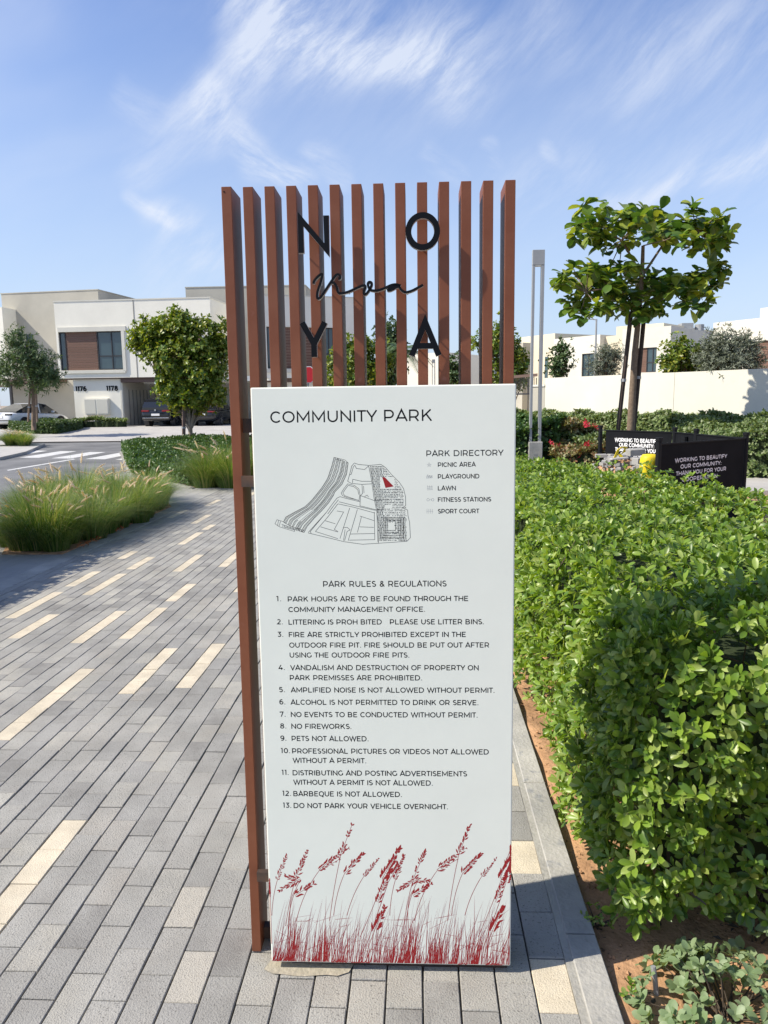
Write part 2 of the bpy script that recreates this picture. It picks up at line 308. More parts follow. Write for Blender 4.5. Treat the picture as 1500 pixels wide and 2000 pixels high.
def leaves_mesh(name, T, m, V=LEAF_V, Fc=LEAF_F, parent=None, kind='stuff', smooth=True, label=None):
    off = np.array(origin(parent)) if parent is not None else np.zeros(3)
    nv = len(V); n = len(T)
    P = np.einsum('nij,vj->nvi', T[:, :3, :3], V)+T[:, None, :3, 3]-off
    loops = np.concatenate([np.array(f) for f in Fc]); ls = np.array([len(f) for f in Fc])
    allv = (loops[None, :]+(np.arange(n)*nv)[:, None]).ravel()
    tot = np.tile(ls, n); start = np.concatenate([[0], np.cumsum(tot)[:-1]])
    me = D.meshes.new(name); me.vertices.add(n*nv); me.vertices.foreach_set('co', P.ravel().astype(np.float32))
    me.loops.add(len(allv)); me.loops.foreach_set('vertex_index', allv.astype(np.int32))
    me.polygons.add(len(tot)); me.polygons.foreach_set('loop_start', start.astype(np.int32))
    me.polygons.foreach_set('loop_total', tot.astype(np.int32))
    me.update(calc_edges=True)
    if smooth: me.polygons.foreach_set('use_smooth', np.ones(len(tot), bool))
    me.materials.append(m); o = D.objects.new(name, me); COL.objects.link(o); o.parent = parent
    if kind: o['kind'] = kind
    if label: o['label'] = label
    return o
def leaf_parts(T, m, parent, name='leaf', V=LEAF_V, Fc=LEAF_F):
    me = D.meshes.new(name); me.from_pydata([tuple(v) for v in V], [], Fc); me.materials.append(m)
    me.polygons.foreach_set('use_smooth', [True]*len(me.polygons))
    off = origin(parent)
    for t in T:
        o = D.objects.new(name, me); COL.objects.link(o); o.parent = parent
        mm = Matrix(t.tolist()); mm.translation = mm.translation-off; o.matrix_local = mm
def rand_dirs(n):
    v = rng.normal(size=(n, 3)); return v/np.linalg.norm(v, axis=1, keepdims=True)
def rosettes(centers, axes, k, size, spread=.9, jit=.25):
    """k leaves round every twig tip"""
    n = len(centers); ax = axes/np.linalg.norm(axes, axis=1, keepdims=True)
    a = np.cross(ax, np.array([.3, .2, .9])); a /= np.linalg.norm(a, axis=1, keepdims=True); b = np.cross(ax, a)
    ph = rng.uniform(0, 2*PI, n)
    P, Dr, U, S = [], [], [], []
    for i in range(k):
        th = ph+2*PI*i/k+rng.normal(0, .25, n); tl = spread+rng.normal(0, jit, n)
        r = np.cos(th)[:, None]*a+np.sin(th)[:, None]*b
        d = np.cos(tl)[:, None]*ax+np.sin(tl)[:, None]*r
        s = size*rng.uniform(.65, 1.2, n)
        P.append(centers-ax*(rng.uniform(0, .6, n)*s)[:, None]); Dr.append(d); U.append(ax*np.sin(tl)[:, None]-r*np.cos(tl)[:, None]+rng.normal(0, .2, (n, 3))); S.append(s)
    return leaf_mats(np.concatenate(P), np.concatenate(Dr), np.concatenate(U), np.concatenate(S))

# ================================================================== SETTING
ZR = -0.10                                                   # road level below the pavement
sheet('ground', [(-400, -60), (400, -60), (400, 700), (-400, 700)], -0.22, M['ground'])
sheet('road', [(-90, -12), (2, -12), (2, 37), (-90, 37)], ZR, M['asphalt'])
tag(MB().add([(-60, 33.2, -.055), (-6, 33.2, -.055), (-5, 42, .20), (-60, 42, .20), (-2, 60, .22), (-60, 60, .22)], [(0, 1, 2, 3), (3, 2, 4, 5)]).build('driveway', M['drive']), kind='structure')
# --- paved footpath: long rows of narrow pavers
pv = MB().box((-3.8, -1.2, -.16), (.335, 30, -.010)).build('pavement', M['joint']); tag(pv, kind='structure')
EDG = [-.525]
for k in range(40):
    x = EDG[0]-(.104 if k < 9 else .1025)
    if x < -3.80: break
    EDG.insert(0, x)
while EDG[-1] < .30: EDG.append(EDG[-1]+.1064)
EDG[-1] = .3285
EDG.insert(0, -3.8015)
base_k = EDG.index(-.525)
creams = [((200, 1190), (490, 958), 3, 0), ((735, 1100), (1030, 825), 4, 0), ((1098, 1060), (1315, 797), 4, 0), ((35, 773), (290, 628), 3, 0), ((440, 800), (720, 603), 4, 0), ((732, 775), (980, 583), 4, 0),
          ((1040, 540), (1175, 432), 3, 0), ((30, 653), (310, 492), 4, 0), ((395, 458), (555, 363), 3, 0), ((515, 502), (730, 373), 4, 0), ((797, 341), (915, 267), 3, 0), ((1087, 353), (1215, 255), 4, 0),
          ((1298, 340), (1410, 245), 4, 0), ((1055, 200), (1170, 130), 4, 0), ((1210, 110), (1280, 75), 2, 0), ((-60, 1400), (90, 1290), 2, 0), ((1395, 495), (1425, 460), 2, 0), ((735, 278), (800, 248), 2, 0)]
runs = []
for (a, b, n, z) in creams:
    p = gr(a[0]*.32, 1000+a[1]*.32); q = gr(b[0]*.32, 1000+b[1]*.32)
    k = min(range(len(EDG)-1), key=lambda i: abs(EDG[i]-(p.x+q.x)/2)); runs.append((k, p.y, q.y, n))
kb = min(range(len(EDG)-1), key=lambda i: abs(EDG[i]+1.465)); runs += [(kb, 1.86, 2.67, 4)]
ka = min(range(len(EDG)-1), key=lambda i: abs(EDG[i]+.84)); runs += [(ka, 2.06, 2.26, -1), (ka+1, 1.82, 2.02, -2), (ka+2, 2.96, 3.4, 2)]
cells = {}
def crow(k, n): return 1.93+.2005*n+(0 if (k-ka) % 2 == 0 else .1)
for (k, y0, y1, n) in runs:
    m0 = round((y0-crow(k, 0))/.2005)
    for i in range(abs(n) if n > 0 else 1): cells[(k, m0+i)] = 'cream' if n > 0 else 'pale'
for t in range(110):                                          # the same scatter goes on up the path, beyond the part seen closely
    k = random.randrange(0, len(EDG)-1); m0 = random.randint(40, 130)
    if any((k+dk, m0+dm) in cells for dk in (-2, -1, 0, 1, 2) for dm in range(-2, 5)): continue
    for i in range(random.choice([3, 4, 4])): cells[(k, m0+i)] = 'cream'
def visible(p):
    q = RC @ (np.array(p)-np.array([0, 0, EYE]))
    if q[2] < .3: return False
    u, v = 750+F*q[0]/q[2], 1000+F*q[1]/q[2]; return -30 < u < 1530 and v < 2030
plist = []
for k in range(len(EDG)-1):
    x0, x1 = EDG[k]+.0022, EDG[k+1]-.0026
    for n in range(-14, 132):
        y = crow(k, n); yc = y+.1; xc = (x0+x1)/2
        if yc < -.9 or yc > 26: continue
        plist.append((math.hypot(xc, yc), x0, x1, y+.0017, y+.1986, cells.get((k, n), 'grey'), visible((xc, yc, 0))))
for n in range(-14, 130):                                     # border row beside the kerb
    y = 1.83+.2025*(n); c = 'cream' if n % 6 in (0, 3) else 'grey'
    plist.append((math.hypot(.38, y+.1), .3300, .4365, y+.001, y+.2005, c, visible((.38, y+.1, 0))))
hid = lambda xc, yc: (-.40 < xc < .30 and yc > 2.05)          # rows standing behind the sign board
PM = [M['paver'], M['cream']]
def paver_mesh(w, l, mi):
    b = MB().cbox((0, 0, -.03), (w, l, 0), .0022); me = D.meshes.new('paver'); me.from_pydata(b.v, [], b.f)
    me.materials.append(PM[mi]); return me
pcache = {}
plist.sort(key=lambda a: (not (a[6] and not hid((a[1]+a[2])/2, a[3]+.1)), a[0]))
rest = MB()
M['palepaver'] = mat('weathered_pale_paver', (.37, .35, .305), .9, (.41, .385, .33), 30., 1., .5, 200., speck=(200., .60, (.20, .18, .15)))
for i, (d, x0, x1, y0, y1, c, vis) in enumerate(plist):
    mi = 1 if c == 'cream' else 0; dz = random.uniform(-.0018, .0018)
    if i < 298:
        key = (round(x1-x0, 4), round(y1-y0, 4), c)
        if key not in pcache:
            pcache[key] = paver_mesh(x1-x0, y1-y0, mi)
            if c == 'pale': pcache[key].materials[0] = M['palepaver']
        o = D.objects.new('paver', pcache[key]); COL.objects.link(o); o.parent = pv; o.location = (x0, y0, dz)
        o.rotation_euler = (random.uniform(-.006, .006), random.uniform(-.012, .012), random.uniform(-.007, .007))
    else: rest.cbox((x0, y0, -.03+dz), (x1, y1, dz), .0022, mi)
rest.build('distant_pavers', PM, pv, kind='stuff')
# --- border band and the smoother paving left of it
lp = MB().box((-7.1, -1.2, -.16), (-3.8, 17.6, -.012)).build('side_paving', M['joint']); tag(lp, kind='structure')
b = MB(); y = -1.1
while y < 17.4:
    x = -7.08; r = int(y/.2) % 2
    while x < -4.02:
        w = min(.2, -4.003-x); b.cbox((x+.0015, y, -.03), (x+w-.0015, y+.197, -.001), .002); x += .2
    y += .2
b.build('small_paver', M['slab'], lp, kind='stuff')
y = -1.0
while y < 17.4:
    MB().cbox((-4.0, y, -.03), (-3.803, y+.397, .002), .003).build('band_slab', M['kerb'], lp); y += .4
# --- kerbs
kr = MB(); kr.box((.437, -1.2, -.2), (.462, 30, .004)); kr = kr.build('kerb', M['mortar']); tag(kr, kind='structure')
y = 2.13-.93*4
while y < 30:
    MB().cbox((.460, y+.002, -.2), (.552, y+.927, .010), .0035).build('kerb_stone', M['kerb'], kr); y += .93
k2 = MB().box((-7.22, -1.2, -.2), (-7.1, -1.0, 0.0)).build('road_kerb', M['kerb']); tag(k2, kind='structure')
y = -1.0
while y < 17: MB().cbox((-7.22, y, -.2), (-7.102, y+.995, .004), .01).build('kerb_stone', M['kerb'], k2); y += 1.
# --- soil on the right
sb = MB(); nx, ny = 60, 90
def soilz(x, y): return -.022+.012*math.sin(x*7+y*3)+.012*math.sin(x*17-y*11)+(.06 if y > 9 else 0)
vs = []; fs = []
for j in range(ny+1):
    for i in range(nx+1):
        x = .55+(i/nx)**1.8*26; yy = .8+(j/ny)**1.7*34; vs.append((x, yy, soilz(x, yy)-(0.02 if i == 0 else 0)+random.uniform(-.006, .006)))
for j in range(ny):
    for i in range(nx): k = j*(nx+1)+i; fs.append((k, k+1, k+nx+2, k+nx+1))
tag(MB().add(vs, fs).build('planting_soil', M['sand'], smooth=True), kind='structure')
cp = sheet('concrete_path', [(5.1, 12.4), (5.2, 14.9), (16, 15.4), (16, 12.2)], .12, M['drive'], .25)
b = MB(); p = gr(1284, 1928, 0)
tag(b.tube([(p.x, p.y, -.04), (p.x-.004, p.y+.012, .015), (p.x-.008, p.y+.02, .05)], .0075, 8).build('irrigation_pipe', M['steel']), 'short grey irrigation pipe stub in the soil below the hedge corner', 'pipe')
b = MB()
for i in range(70):
    x, y = random.uniform(.6, 1.35), random.uniform(1.75, 3.2); r = random.uniform(.008, .02); a = random.random()*PI; z = -.005+random.uniform(0, .012)
    b.add([(x-r*math.cos(a), y-r*math.sin(a), z), (x+r*.4*math.sin(a), y-r*.4*math.cos(a), z+.006), (x+r*math.cos(a), y+r*math.sin(a), z), (x-r*.4*math.sin(a), y+r*.4*math.cos(a), z+.003)], [(0, 1, 2, 3)])
tag(b.build('leaf_litter', M['twig']), kind='stuff')
b = MB(); pts_ = [(-.47+i*.032, 1.938+.004*math.sin(i*1.3)+(.02 if i in (0, 8) else 0)) for i in range(9)]
b.add([(x, y, .0028) for x, y in pts_]+[(x+.03, 2.03, .0028) for x, y in reversed(pts_)], [tuple(range(18))]); M['spill'] = mat('sandy_mortar', (.33, .30, .23), .95, (.40, .36, .28), 30., 1., .5, 80.); tag(b.build('spilt_mortar', M['spill']), kind='structure')
# clods and pebbles on the soil
b = MB()
for i in range(520):
    x = .58+random.random()**1.6*1.4; y = 1.1+random.random()*3.2; r = random.choice([.003, .004, .006, .009]); z = soilz(x, y)+r*.3
    a = random.random()*PI
    b.add([(x+r*math.cos(a+t)*random.uniform(.7, 1.2), y+r*math.sin(a+t), z) for t in (0, 1.6, 3.1, 4.7)]+[(x, y, z+r*.8), (x, y, z-r)], [(0, 1, 4), (1, 2, 4), (2, 3, 4), (3, 0, 4), (1, 0, 5), (2, 1, 5), (3, 2, 5), (0, 3, 5)])
tag(b.build('soil_clods', M['sand']), kind='stuff')
# --- islands, planting beds
def bed(name, poly, z, m): return sheet(name, poly, z, m, .3)
bedpoly = [(-4.72, 7.98), (-4.02, 7.98), (-4.02, 11.7), (-4.7, 13.2), (-6.4, 13.2), (-6.6, 12.3)]
bed('grass_bed', bedpoly, .012, M['sand'])
ISL = [(-7.05, 17.5), (-10.35, 25.2), (-10.1, 29.5), (-9.2, 31.4), (-3.5, 31.6), (-3.5, 14.0), (-4.45, 14.15)]
bed('tree_island', ISL, .0, M['sand'])
b = MB()
for i in range(len(ISL)):
    p, q = Vector((*ISL[i], -.2)), Vector((*ISL[(i+1) % len(ISL)], -.2)); d = (q-p).normalized(); n = Vector((d.y, -d.x, 0))
    b.slab(p-d*.05, d*((q-p).length+.1), n*.12, (0, 0, .212))
tag(b.build('island_kerb', M['kerb']), kind='structure')
LI = [tuple(gr(*p, 0.)[:2]) for p in ((88, 866), (50, 882), (0, 893), (-120, 900), (-160, 868), (0, 862))]
bed('left_island', LI, .0, M['drive'])
LH = [tuple(gr(*p, 0.)[:2]) for p in ((163, 844), (110, 852), (60, 853), (-60, 850), (-60, 842), (80, 838), (160, 838))]
bed('far_planting_bed', LH, .0, M['sand'])
# --- crosswalk and lane line
cw = MB()
def stripe(ps): cw.add([tuple(gr(u, v, ZR)[:2])+(ZR+.004,) for u, v in ps], [tuple(range(len(ps)))])
stripe([(0, 895.5), (93, 880.7), (75, 880), (-60, 891)]); stripe([(75, 894.6), (150, 881.5), (118, 881.3), (37.5, 893.9)])
stripe([(138, 895.8), (207, 883.2), (176, 883), (100, 895.4)]); stripe([(205, 897.2), (270, 884), (238, 883.6), (166, 896.8)])
stripe([(260, 899), (330, 886), (300, 885), (225, 898)])
stripe([(16, 919.6), (148, 897.2), (143, 896.4), (13, 918.2)])
tag(cw.build('crosswalk_markings', M['paint']), kind='structure')

# ================================================================== THE SIGN
sign = thing('park_sign', 'tall park sign of brown metal slats with a white rules board reading COMMUNITY PARK', 'sign', (-0.1269, 2.0322, 0), rot=(-0.0186, -0.0024, 0.006))
SM = Matrix.Translation(sign.location) @ sign.rotation_euler.to_matrix().to_4x4(); SMI = SM.inverted()
def sl(u, v, ly):
    o = SMI @ Vector((0, 0, EYE)); d = SMI.to_3x3() @ Vector(ray(u, v).tolist()); t = (ly-o.y)/d.y; q = o+t*d; return q.x, q.z
SW, SP = .0273, (.7884-.0273)/13
for i in range(14):
    x = -.3942+SP*i; zt = 2.2585+(.0 if i else .002)
    if i == 0: z0 = .002
    else: z0 = .02
    if x > -.34 and i: z0 = .03
    s = MB().box((x, 0, z0), (x+SW, .1093, zt), 0).build('slat', M['brown'], sign, local=True, bevel=.0012)
MB().tube([(-.3942+.0075, -.0008, 2.247), (-.3942+.0075, .002, 2.247)], .0022, 8).build('screw', M['ink'], sign, local=True)
MB().box((-.3935, .045, .012), (.3935, .075, .05)).build('cross_rail', M['darksteel'], sign, local=True); MB().box((-.3935, .03, 1.60), (.3935, .05, 1.64)).build('cross_rail', M['darksteel'], sign, local=True)
MB().box((-.262, -.045, -.02), (.385, .09, .019)).build('base_plate', M['darksteel'], sign, local=True)
MB().box((-.3199, -.07, .0248), (.3917, -.022, 1.7229)).build('board', M['panel'], sign, local=True, bevel=.0035)
for z in (.25, 1.45):
    MB().box((-.366, -.02, z), (.37, -.002, z+.03)).build('mounting_bracket', M['darksteel'], sign, local=True)
# ---- stroke lettering
def arc(cx, cy, rx, ry, a0, a1, n=12): return [(cx+rx*math.cos(math.radians(a0+(a1-a0)*i/n)), cy+ry*math.sin(math.radians(a0+(a1-a0)*i/n))) for i in range(n+1)]
h = .055; tp = 1-h
def ring(w): return arc(w/2, .5, w/2-h, .5-h, 90, 450, 26)
GL = {
 'A': (1.02, [[(.03, 0), (.51, 1.0), (.99, 0)], [(.20, .29), (.82, .29)]]),
 'B': (.88, [[(h, .5), (.5, .5)]+arc(.5, .72, .22, .22+.003, -90, 90, 8)[1:]+[(h, tp), (h, h), (.55, h)]+arc(.55, .2775, .25, .2225, -90, 90, 8)[1:]+[(.5, .5)]]),
 'C': (.92, [arc(.5, .5, .5-h, .5-h, 42, 318, 20)]),
 'D': (1.0, [[(h, h), (.46, h)]+arc(.46, .5, .46, .5-h, -90, 90, 14)[1:]+[(h, tp), (h, h)]]),
 'E': (.74, [[(.74, tp), (h, tp), (h, h), (.76, h)], [(h, .52), (.66, .52)]]),
 'F': (.70, [[(.74, tp), (h, tp), (h, 0)], [(h, .48), (.66, .48)]]),
 'G': (.98, [arc(.5, .5, .5-h, .5-h, 44, 318, 18)+[(.90, .20), (.90, .5)]]),
 'H': (.90, [[(h, 0), (h, 1)], [(.85, 0), (.85, 1)], [(h, .5), (.85, .5)]]),
 'I': (.11, [[(h, 0), (h, 1)]]),
 'J': (.56, [[(.08, tp), (.50, tp), (.50, .3)]+arc(.28, .28, .22, .225, 0, -140, 8)]),
 'K': (.86, [[(h, 0), (h, 1)], [(h, .33), (.76, 1)], [(.36, .60), (.82, 0)]]),
 'L': (.70, [[(h, 1), (h, h), (.72, h)]]),
 'M': (1.10, [[(h, 0), (h, .93), (.55, .22), (1.05, .93), (1.05, 0)]]),
 'N': (.90, [[(h, 0), (h, .93), (.85, .07), (.85, 1)]]),
 'O': (1.06, [ring(1.06)]),
 'P': (.84, [[(h, 0), (h, tp), (.46, tp)]+arc(.46, .64, .32, .305, 90, -90, 10)[1:]+[(h, .335)]]),
 'Q': (1.06, [ring(1.06), [(.60, .16), (.76, -.08), (1.0, -.10)]]),
 'R': (.86, [[(h, 0), (h, tp), (.46, tp)]+arc(.46, .65, .32, .295, 90, -90, 10)[1:]+[(h, .355)], [(.52, .36), (.80, 0)]]),
 'S': (.76, [arc(.38, .72, .29, .225, 38, 230, 9)[:-1]+[(.22, .56), (.56, .44)]+arc(.39, .28, .31, .225, 40, -150, 10)]),
 'T': (.80, [[(0, tp), (.80, tp)], [(.40, 0), (.40, tp)]]),
 'U': (.88, [[(h, 1), (h, .42)]+arc(.44, .42, .385, .365, 180, 360, 12)[1:]+[(.825, 1)]]),
 'V': (.98, [[(.04, 1), (.49, .04), (.94, 1)]]),
 'W': (1.50, [[(.04, 1), (.42, .04), (.75, .94), (1.08, .04), (1.46, 1)]]),
 'X': (.90, [[(.04, 0), (.84, 1)], [(.06, 1), (.86, 0)]]),
 'Y': (.90, [[(.02, 1), (.45, .38), (.88, 1)], [(.45, .40), (.45, 0)]]),
 'Z': (.84, [[(.05, tp), (.78, tp), (.06, h), (.82, h)]]),
 '&': (.88, [[(.86, .02), (.26, .66)]+arc(.40, .79, .19, .16, 215, -20, 8)+[(.50, .60), (.16, .44)]+arc(.34, .26, .25, .205, 140, 320, 8)+[(.76, .44)]]),
 '.': (.14, [[(.07, 0), (.07, .13)]]), ':': (.14, [[(.07, 0), (.07, .13)], [(.07, .50), (.07, .63)]]), ' ': (.24, []),
 '0': (.80, [arc(.4, .5, .4-h, .5-h, 90, 450, 22)]),
 '1': (.36, [[(0, tp), (.24, tp), (.24, 0)]]),
 '2': (.70, [arc(.34, .70, .28, .25, 150, -20, 8)+[(.06, h), (.70, h)]]),
 '3': (.70, [[(.04, tp), (.60, tp), (.32, .58)]+arc(.34, .31, .30, .26, 90, -150, 10)]),
 '4': (.84, [[(.50, 1), (.06, .26), (.84, .26)], [(.60, .50), (.60, 0)]]),
 '5': (.70, [[(.62, tp), (.14, tp), (.10, .58), (.34, .60)]+arc(.34, .33, .30, .28, 80, -150, 10)]),
 '6': (.76, [arc(.42, .5, .36, .445, 60, 200, 8)+arc(.39, .32, .31, .265, 200, 540, 16)]),
 '7': (.74, [[(h, .80), (h, tp), (.66, tp), (.26, 0)]]),
 '8': (.76, [arc(.38, .75, .26, .195, 90, 450, 14), arc(.38, .285, .32, .235, 90, 450, 16)]),
 '9': (.76, [arc(.34, .5, .36, .445, -120, 20, 8)+arc(.37, .68, .31, .265, 20, 380, 16)])}
SBR = dict(A=.03, C=.08, D=.12, G=.08, O=.08, Q=.08, S=.07, T=.03, V=.03, W=.03, X=.03, Y=.02, Z=.06)
def strip(b, pts, w, place, mi=0, z=0., taper=None):
    """flat ribbon of width w along 2-D points; place(x, y, depth) -> 3-D"""
    pts = [p for i, p in enumerate(pts) if i == 0 or math.dist(p, pts[i-1]) > 1e-7]
    n = len(pts); closed = n > 3 and math.dist(pts[0], pts[-1]) < 1e-6
    vs = []
    for i, p in enumerate(pts):
        a = pts[i-1] if i > 0 else (pts[-2] if closed else None); c = pts[i+1] if i < n-1 else (pts[1] if closed else None)
        def un(p, q): d = math.dist(p, q) or 1; return ((q[0]-p[0])/d, (q[1]-p[1])/d)
        if a is None: d = un(p, c); nx, ny, k = -d[1], d[0], 1
        elif c is None: d = un(a, p); nx, ny, k = -d[1], d[0], 1
        else:
            d1, d2 = un(a, p), un(p, c); mx, my = -(d1[1]+d2[1]), d1[0]+d2[0]; l = math.hypot(mx, my)
            if l < .25: nx, ny, k = -d1[1], d1[0], 1
            else: nx, ny = mx/l, my/l; k = min(1/max(.2, nx*-d1[1]+ny*d1[0]), 2.6)
        ww = w*(taper[i] if taper else 1)/2*k
        vs += [place(p[0]+nx*ww, p[1]+ny*ww, z), place(p[0]-nx*ww, p[1]-ny*ww, z)]
    b.add(vs, [(2*i, 2*i+1, 2*i+3, 2*i+2) for i in range(n-1)], mi)
def text_strokes(txt):
    x = 0; outl = []
    for i, ch in enumerate(txt):
        w, ps = GL[ch]; sb = SBR.get(ch, .13)
        if i: x += sb
        outl += [[(x+p[0], p[1]) for p in pl] for pl in ps]; x += w+sb
    return outl, x-SBR.get(txt[-1], .13)
zc = [0.]
def write(b, txt, x0, x1, base, cap, weight, plane, mi=0):
    st, wid = text_strokes(txt); sx = (x1-x0)/wid if x1 is not None else cap
    for pl in st:
        zc[0] = (zc[0]+3e-6) % 1.5e-4
        strip(b, [(x0+p[0]*sx, base+p[1]*cap) for p in pl], weight*cap, plane, mi, zc[0])
PY = -.07006
pp = lambda x, y, d: (x, PY-d*.35, y)
def line(txt, u0, u1, vbase, cappx, name='text_line', weight=.115, m='ink'):
    x0, z = sl(u0, vbase, -.07); x1, _ = sl(u1, vbase, -.07); _, z2 = sl(u0, vbase-cappx, -.07)
    b = MB(); write(b, txt, x0, x1, z, z2-z, weight, pp); return b.build(name, M[m], sign, local=True)
line('COMMUNITY PARK', 528.5, 843.5, 826, 22.2, 'heading', .14)
line('PARK DIRECTORY', 833, 983, 891.3, 11.2, weight=.16)
for t, u1, vb in (('PICNIC AREA', 929, 911.8), ('PLAYGROUND', 936, 934.9), ('LAWN', 890, 957.7), ('FITNESS STATIONS', 959, 980.1), ('SPORT COURT', 936, 1002.8)): line(t, 855.5, u1, vb, 8.4, weight=.185)
line('PARK RULES & REGULATIONS', 631.5, 872, 1146.2, 11., weight=.165)
RULES = [('1.', 540, 549, 'PARK HOURS ARE TO BE FOUND THROUGH THE', 562.5, 914, 1174.8), (None, 0, 0, 'COMMUNITY MANAGEMENT OFFICE.', 563.7, 830, 1195.3), ('2.', 541.5, 552, 'LITTERING IS PROH BITED  PLEASE USE LITTER BINS.', 564, 944.5, 1219.8),
 ('3.', 542.5, 553, 'FIRE ARE STRICTLY PROHIBITED EXCEPT IN THE', 564.5, 909.5, 1244.3), (None, 0, 0, 'OUTDOOR FIRE PIT. FIRE SHOULD BE PUT OUT AFTER', 565.3, 955, 1264.8), (None, 0, 0, 'USING THE OUTDOOR FIRE PITS.', 566.2, 799, 1284.2),
 ('4.', 544.5, 556, 'VANDALISM AND DESTRUCTION OF PROPERTY ON', 567.2, 934.5, 1308.8), (None, 0, 0, 'PARK PREMISSES ARE PROHIBITED.', 566.5, 824, 1328.4), ('5.', 545.5, 556, 'AMPLIFIED NOISE IS NOT ALLOWED WITHOUT PERMIT.', 568.3, 965.5, 1352.3),
 ('6.', 546, 557, 'ALCOHOL IS NOT PERMITTED TO DRINK OR SERVE.', 568, 934, 1376.2), ('7.', 547, 557.5, 'NO EVENTS TO BE CONDUCTED WITHOUT PERMIT.', 568.5, 932.5, 1400.2), ('8.', 547.5, 559, 'NO FIREWORKS.', 569.5, 686, 1423.2), ('9.', 548, 559, 'PETS NOT ALLOWED.', 570, 719.5, 1447),
 ('10.', 549, 566, 'PROFESSIONAL PICTURES OR VIDEOS NOT ALLOWED', 571, 954.5, 1471.4), (None, 0, 0, 'WITHOUT A PERMIT.', 572, 715, 1489.8), ('11.', 550.5, 563.5, 'DISTRIBUTING AND POSTING ADVERTISEMENTS', 572, 912, 1514), (None, 0, 0, 'WITHOUT A PERMIT IS NOT ALLOWED.', 573.3, 845, 1532.4),
 ('12.', 552, 568, 'BARBEQUE IS NOT ALLOWED.', 573.5, 784.5, 1554.8), ('13.', 553, 568.5, 'DO NOT PARK YOUR VEHICLE OVERNIGHT.', 574, 874.5, 1578)]
for (nm, a, b_, t, u0, u1, vb) in RULES:
    line(t.replace('  ', ' . ').replace(' . ', '   ') if '  ' in t else t, u0, u1, vb, 9.6, weight=.18)
    if nm: line(nm, a, b_, vb-.6, 9.6, weight=.18)
# small icons
b = MB()
def ic(pts, w=.0006): strip(b, [sl(u, v, -.07) for u, v in pts], w, pp, z=random.uniform(0, 1e-4))
ic([(838+4.5*math.sin(i*2*PI*2/5), 908-4.5*math.cos(i*2*PI*2/5)) for i in range(6)], .0005)
for k in range(3): ic([(833+4*k, 934), (835+4*k, 927+k), (838+3*k, 933)]); ic([(833, 930+2*k), (845, 929+2*k)])
for k in range(3): ic([(834, 951+3*k), (845, 950+3*k)]); ic([(835+4*k, 948), (836+4*k, 957)])
for c in (836, 845): ic([(c+2.6*math.cos(a), 976+2.6*math.sin(a)) for a in [i*PI/4 for i in range(9)]], .0007)
ic([(838, 976), (843, 976)])
for k in range(4): ic([(834+3.5*k, 994), (834+3.5*k, 1003)])
ic([(833, 998.5), (846, 998.5)], .0005)
b.build('directory_icons', M['inkgrey'], sign, local=True)
# map drawing (traced outlines, cell rows between them)
b = MB(); mz = [0.]
def mp(pts, w=.00055, s=1.):
    mz[0] = (mz[0]+2e-6) % 1e-4; strip(b, [sl(520+x*.2, 880+y*.2, -.07) for x, y in pts], w*1.85, pp, z=mz[0])
def samp(poly, n):
    ds = [0]
    for i in range(1, len(poly)): ds.append(ds[-1]+math.dist(poly[i], poly[i-1]))
    o = []
    for k in range(n+1):
        t = ds[-1]*k/n; i = max(1, next((j for j in range(len(ds)) if ds[j] >= t-1e-9), len(ds)-1)); f = (t-ds[i-1])/max(1e-9, ds[i]-ds[i-1])
        o.append((poly[i-1][0]+(poly[i][0]-poly[i-1][0])*f, poly[i-1][1]+(poly[i][1]-poly[i-1][1])*f))
    return o
outA = [(662, 66), (640, 150), (600, 270), (545, 360), (440, 490), (375, 550), (260, 610), (190, 650), (170, 695)]
outB = [(800, 120), (785, 230), (740, 330), (670, 405), (655, 440), (610, 510), (540, 590), (470, 660), (400, 740), (370, 800)]
A_, B_ = samp(outA, 64), samp(outB, 64)
lerp = lambda p, q, f: (p[0]+(q[0]-p[0])*f, p[1]+(q[1]-p[1])*f)
for f in (0, .13, .22, .34, .42, .58, .66, .78, .87, 1.0): mp([lerp(p, q, f) for p, q in zip(A_, B_)], .00045 if 0 < f < 1 else .0006)
for i in range(65):
    for f0, f1 in ((0, .13), (.22, .34), (.42, .5), (.58, .66), (.66, .78), (.87, 1.)):
        if 44 < i < 58 and .3 < f0 < .6: continue
        mp([lerp(A_[i], B_[i], f0), lerp(A_[i], B_[i], f1)], .0007)
mp([(662, 66), (770, 92), (800, 120)]); mp([(662, 80), (760, 104)], .0005)
mp([(170, 695), (105, 675), (85, 715), (130, 745), (275, 790), (280, 775), (170, 745)]); mp([(170, 700), (240, 740), (370, 780)]); mp([(150, 720), (370, 800)]); mp([(120, 680), (110, 735)]); mp([(140, 690), (125, 740)])
for i in range(14): mp([(165+i*15, 722+i*4.2), (160+i*15, 748+i*4)], .0005)
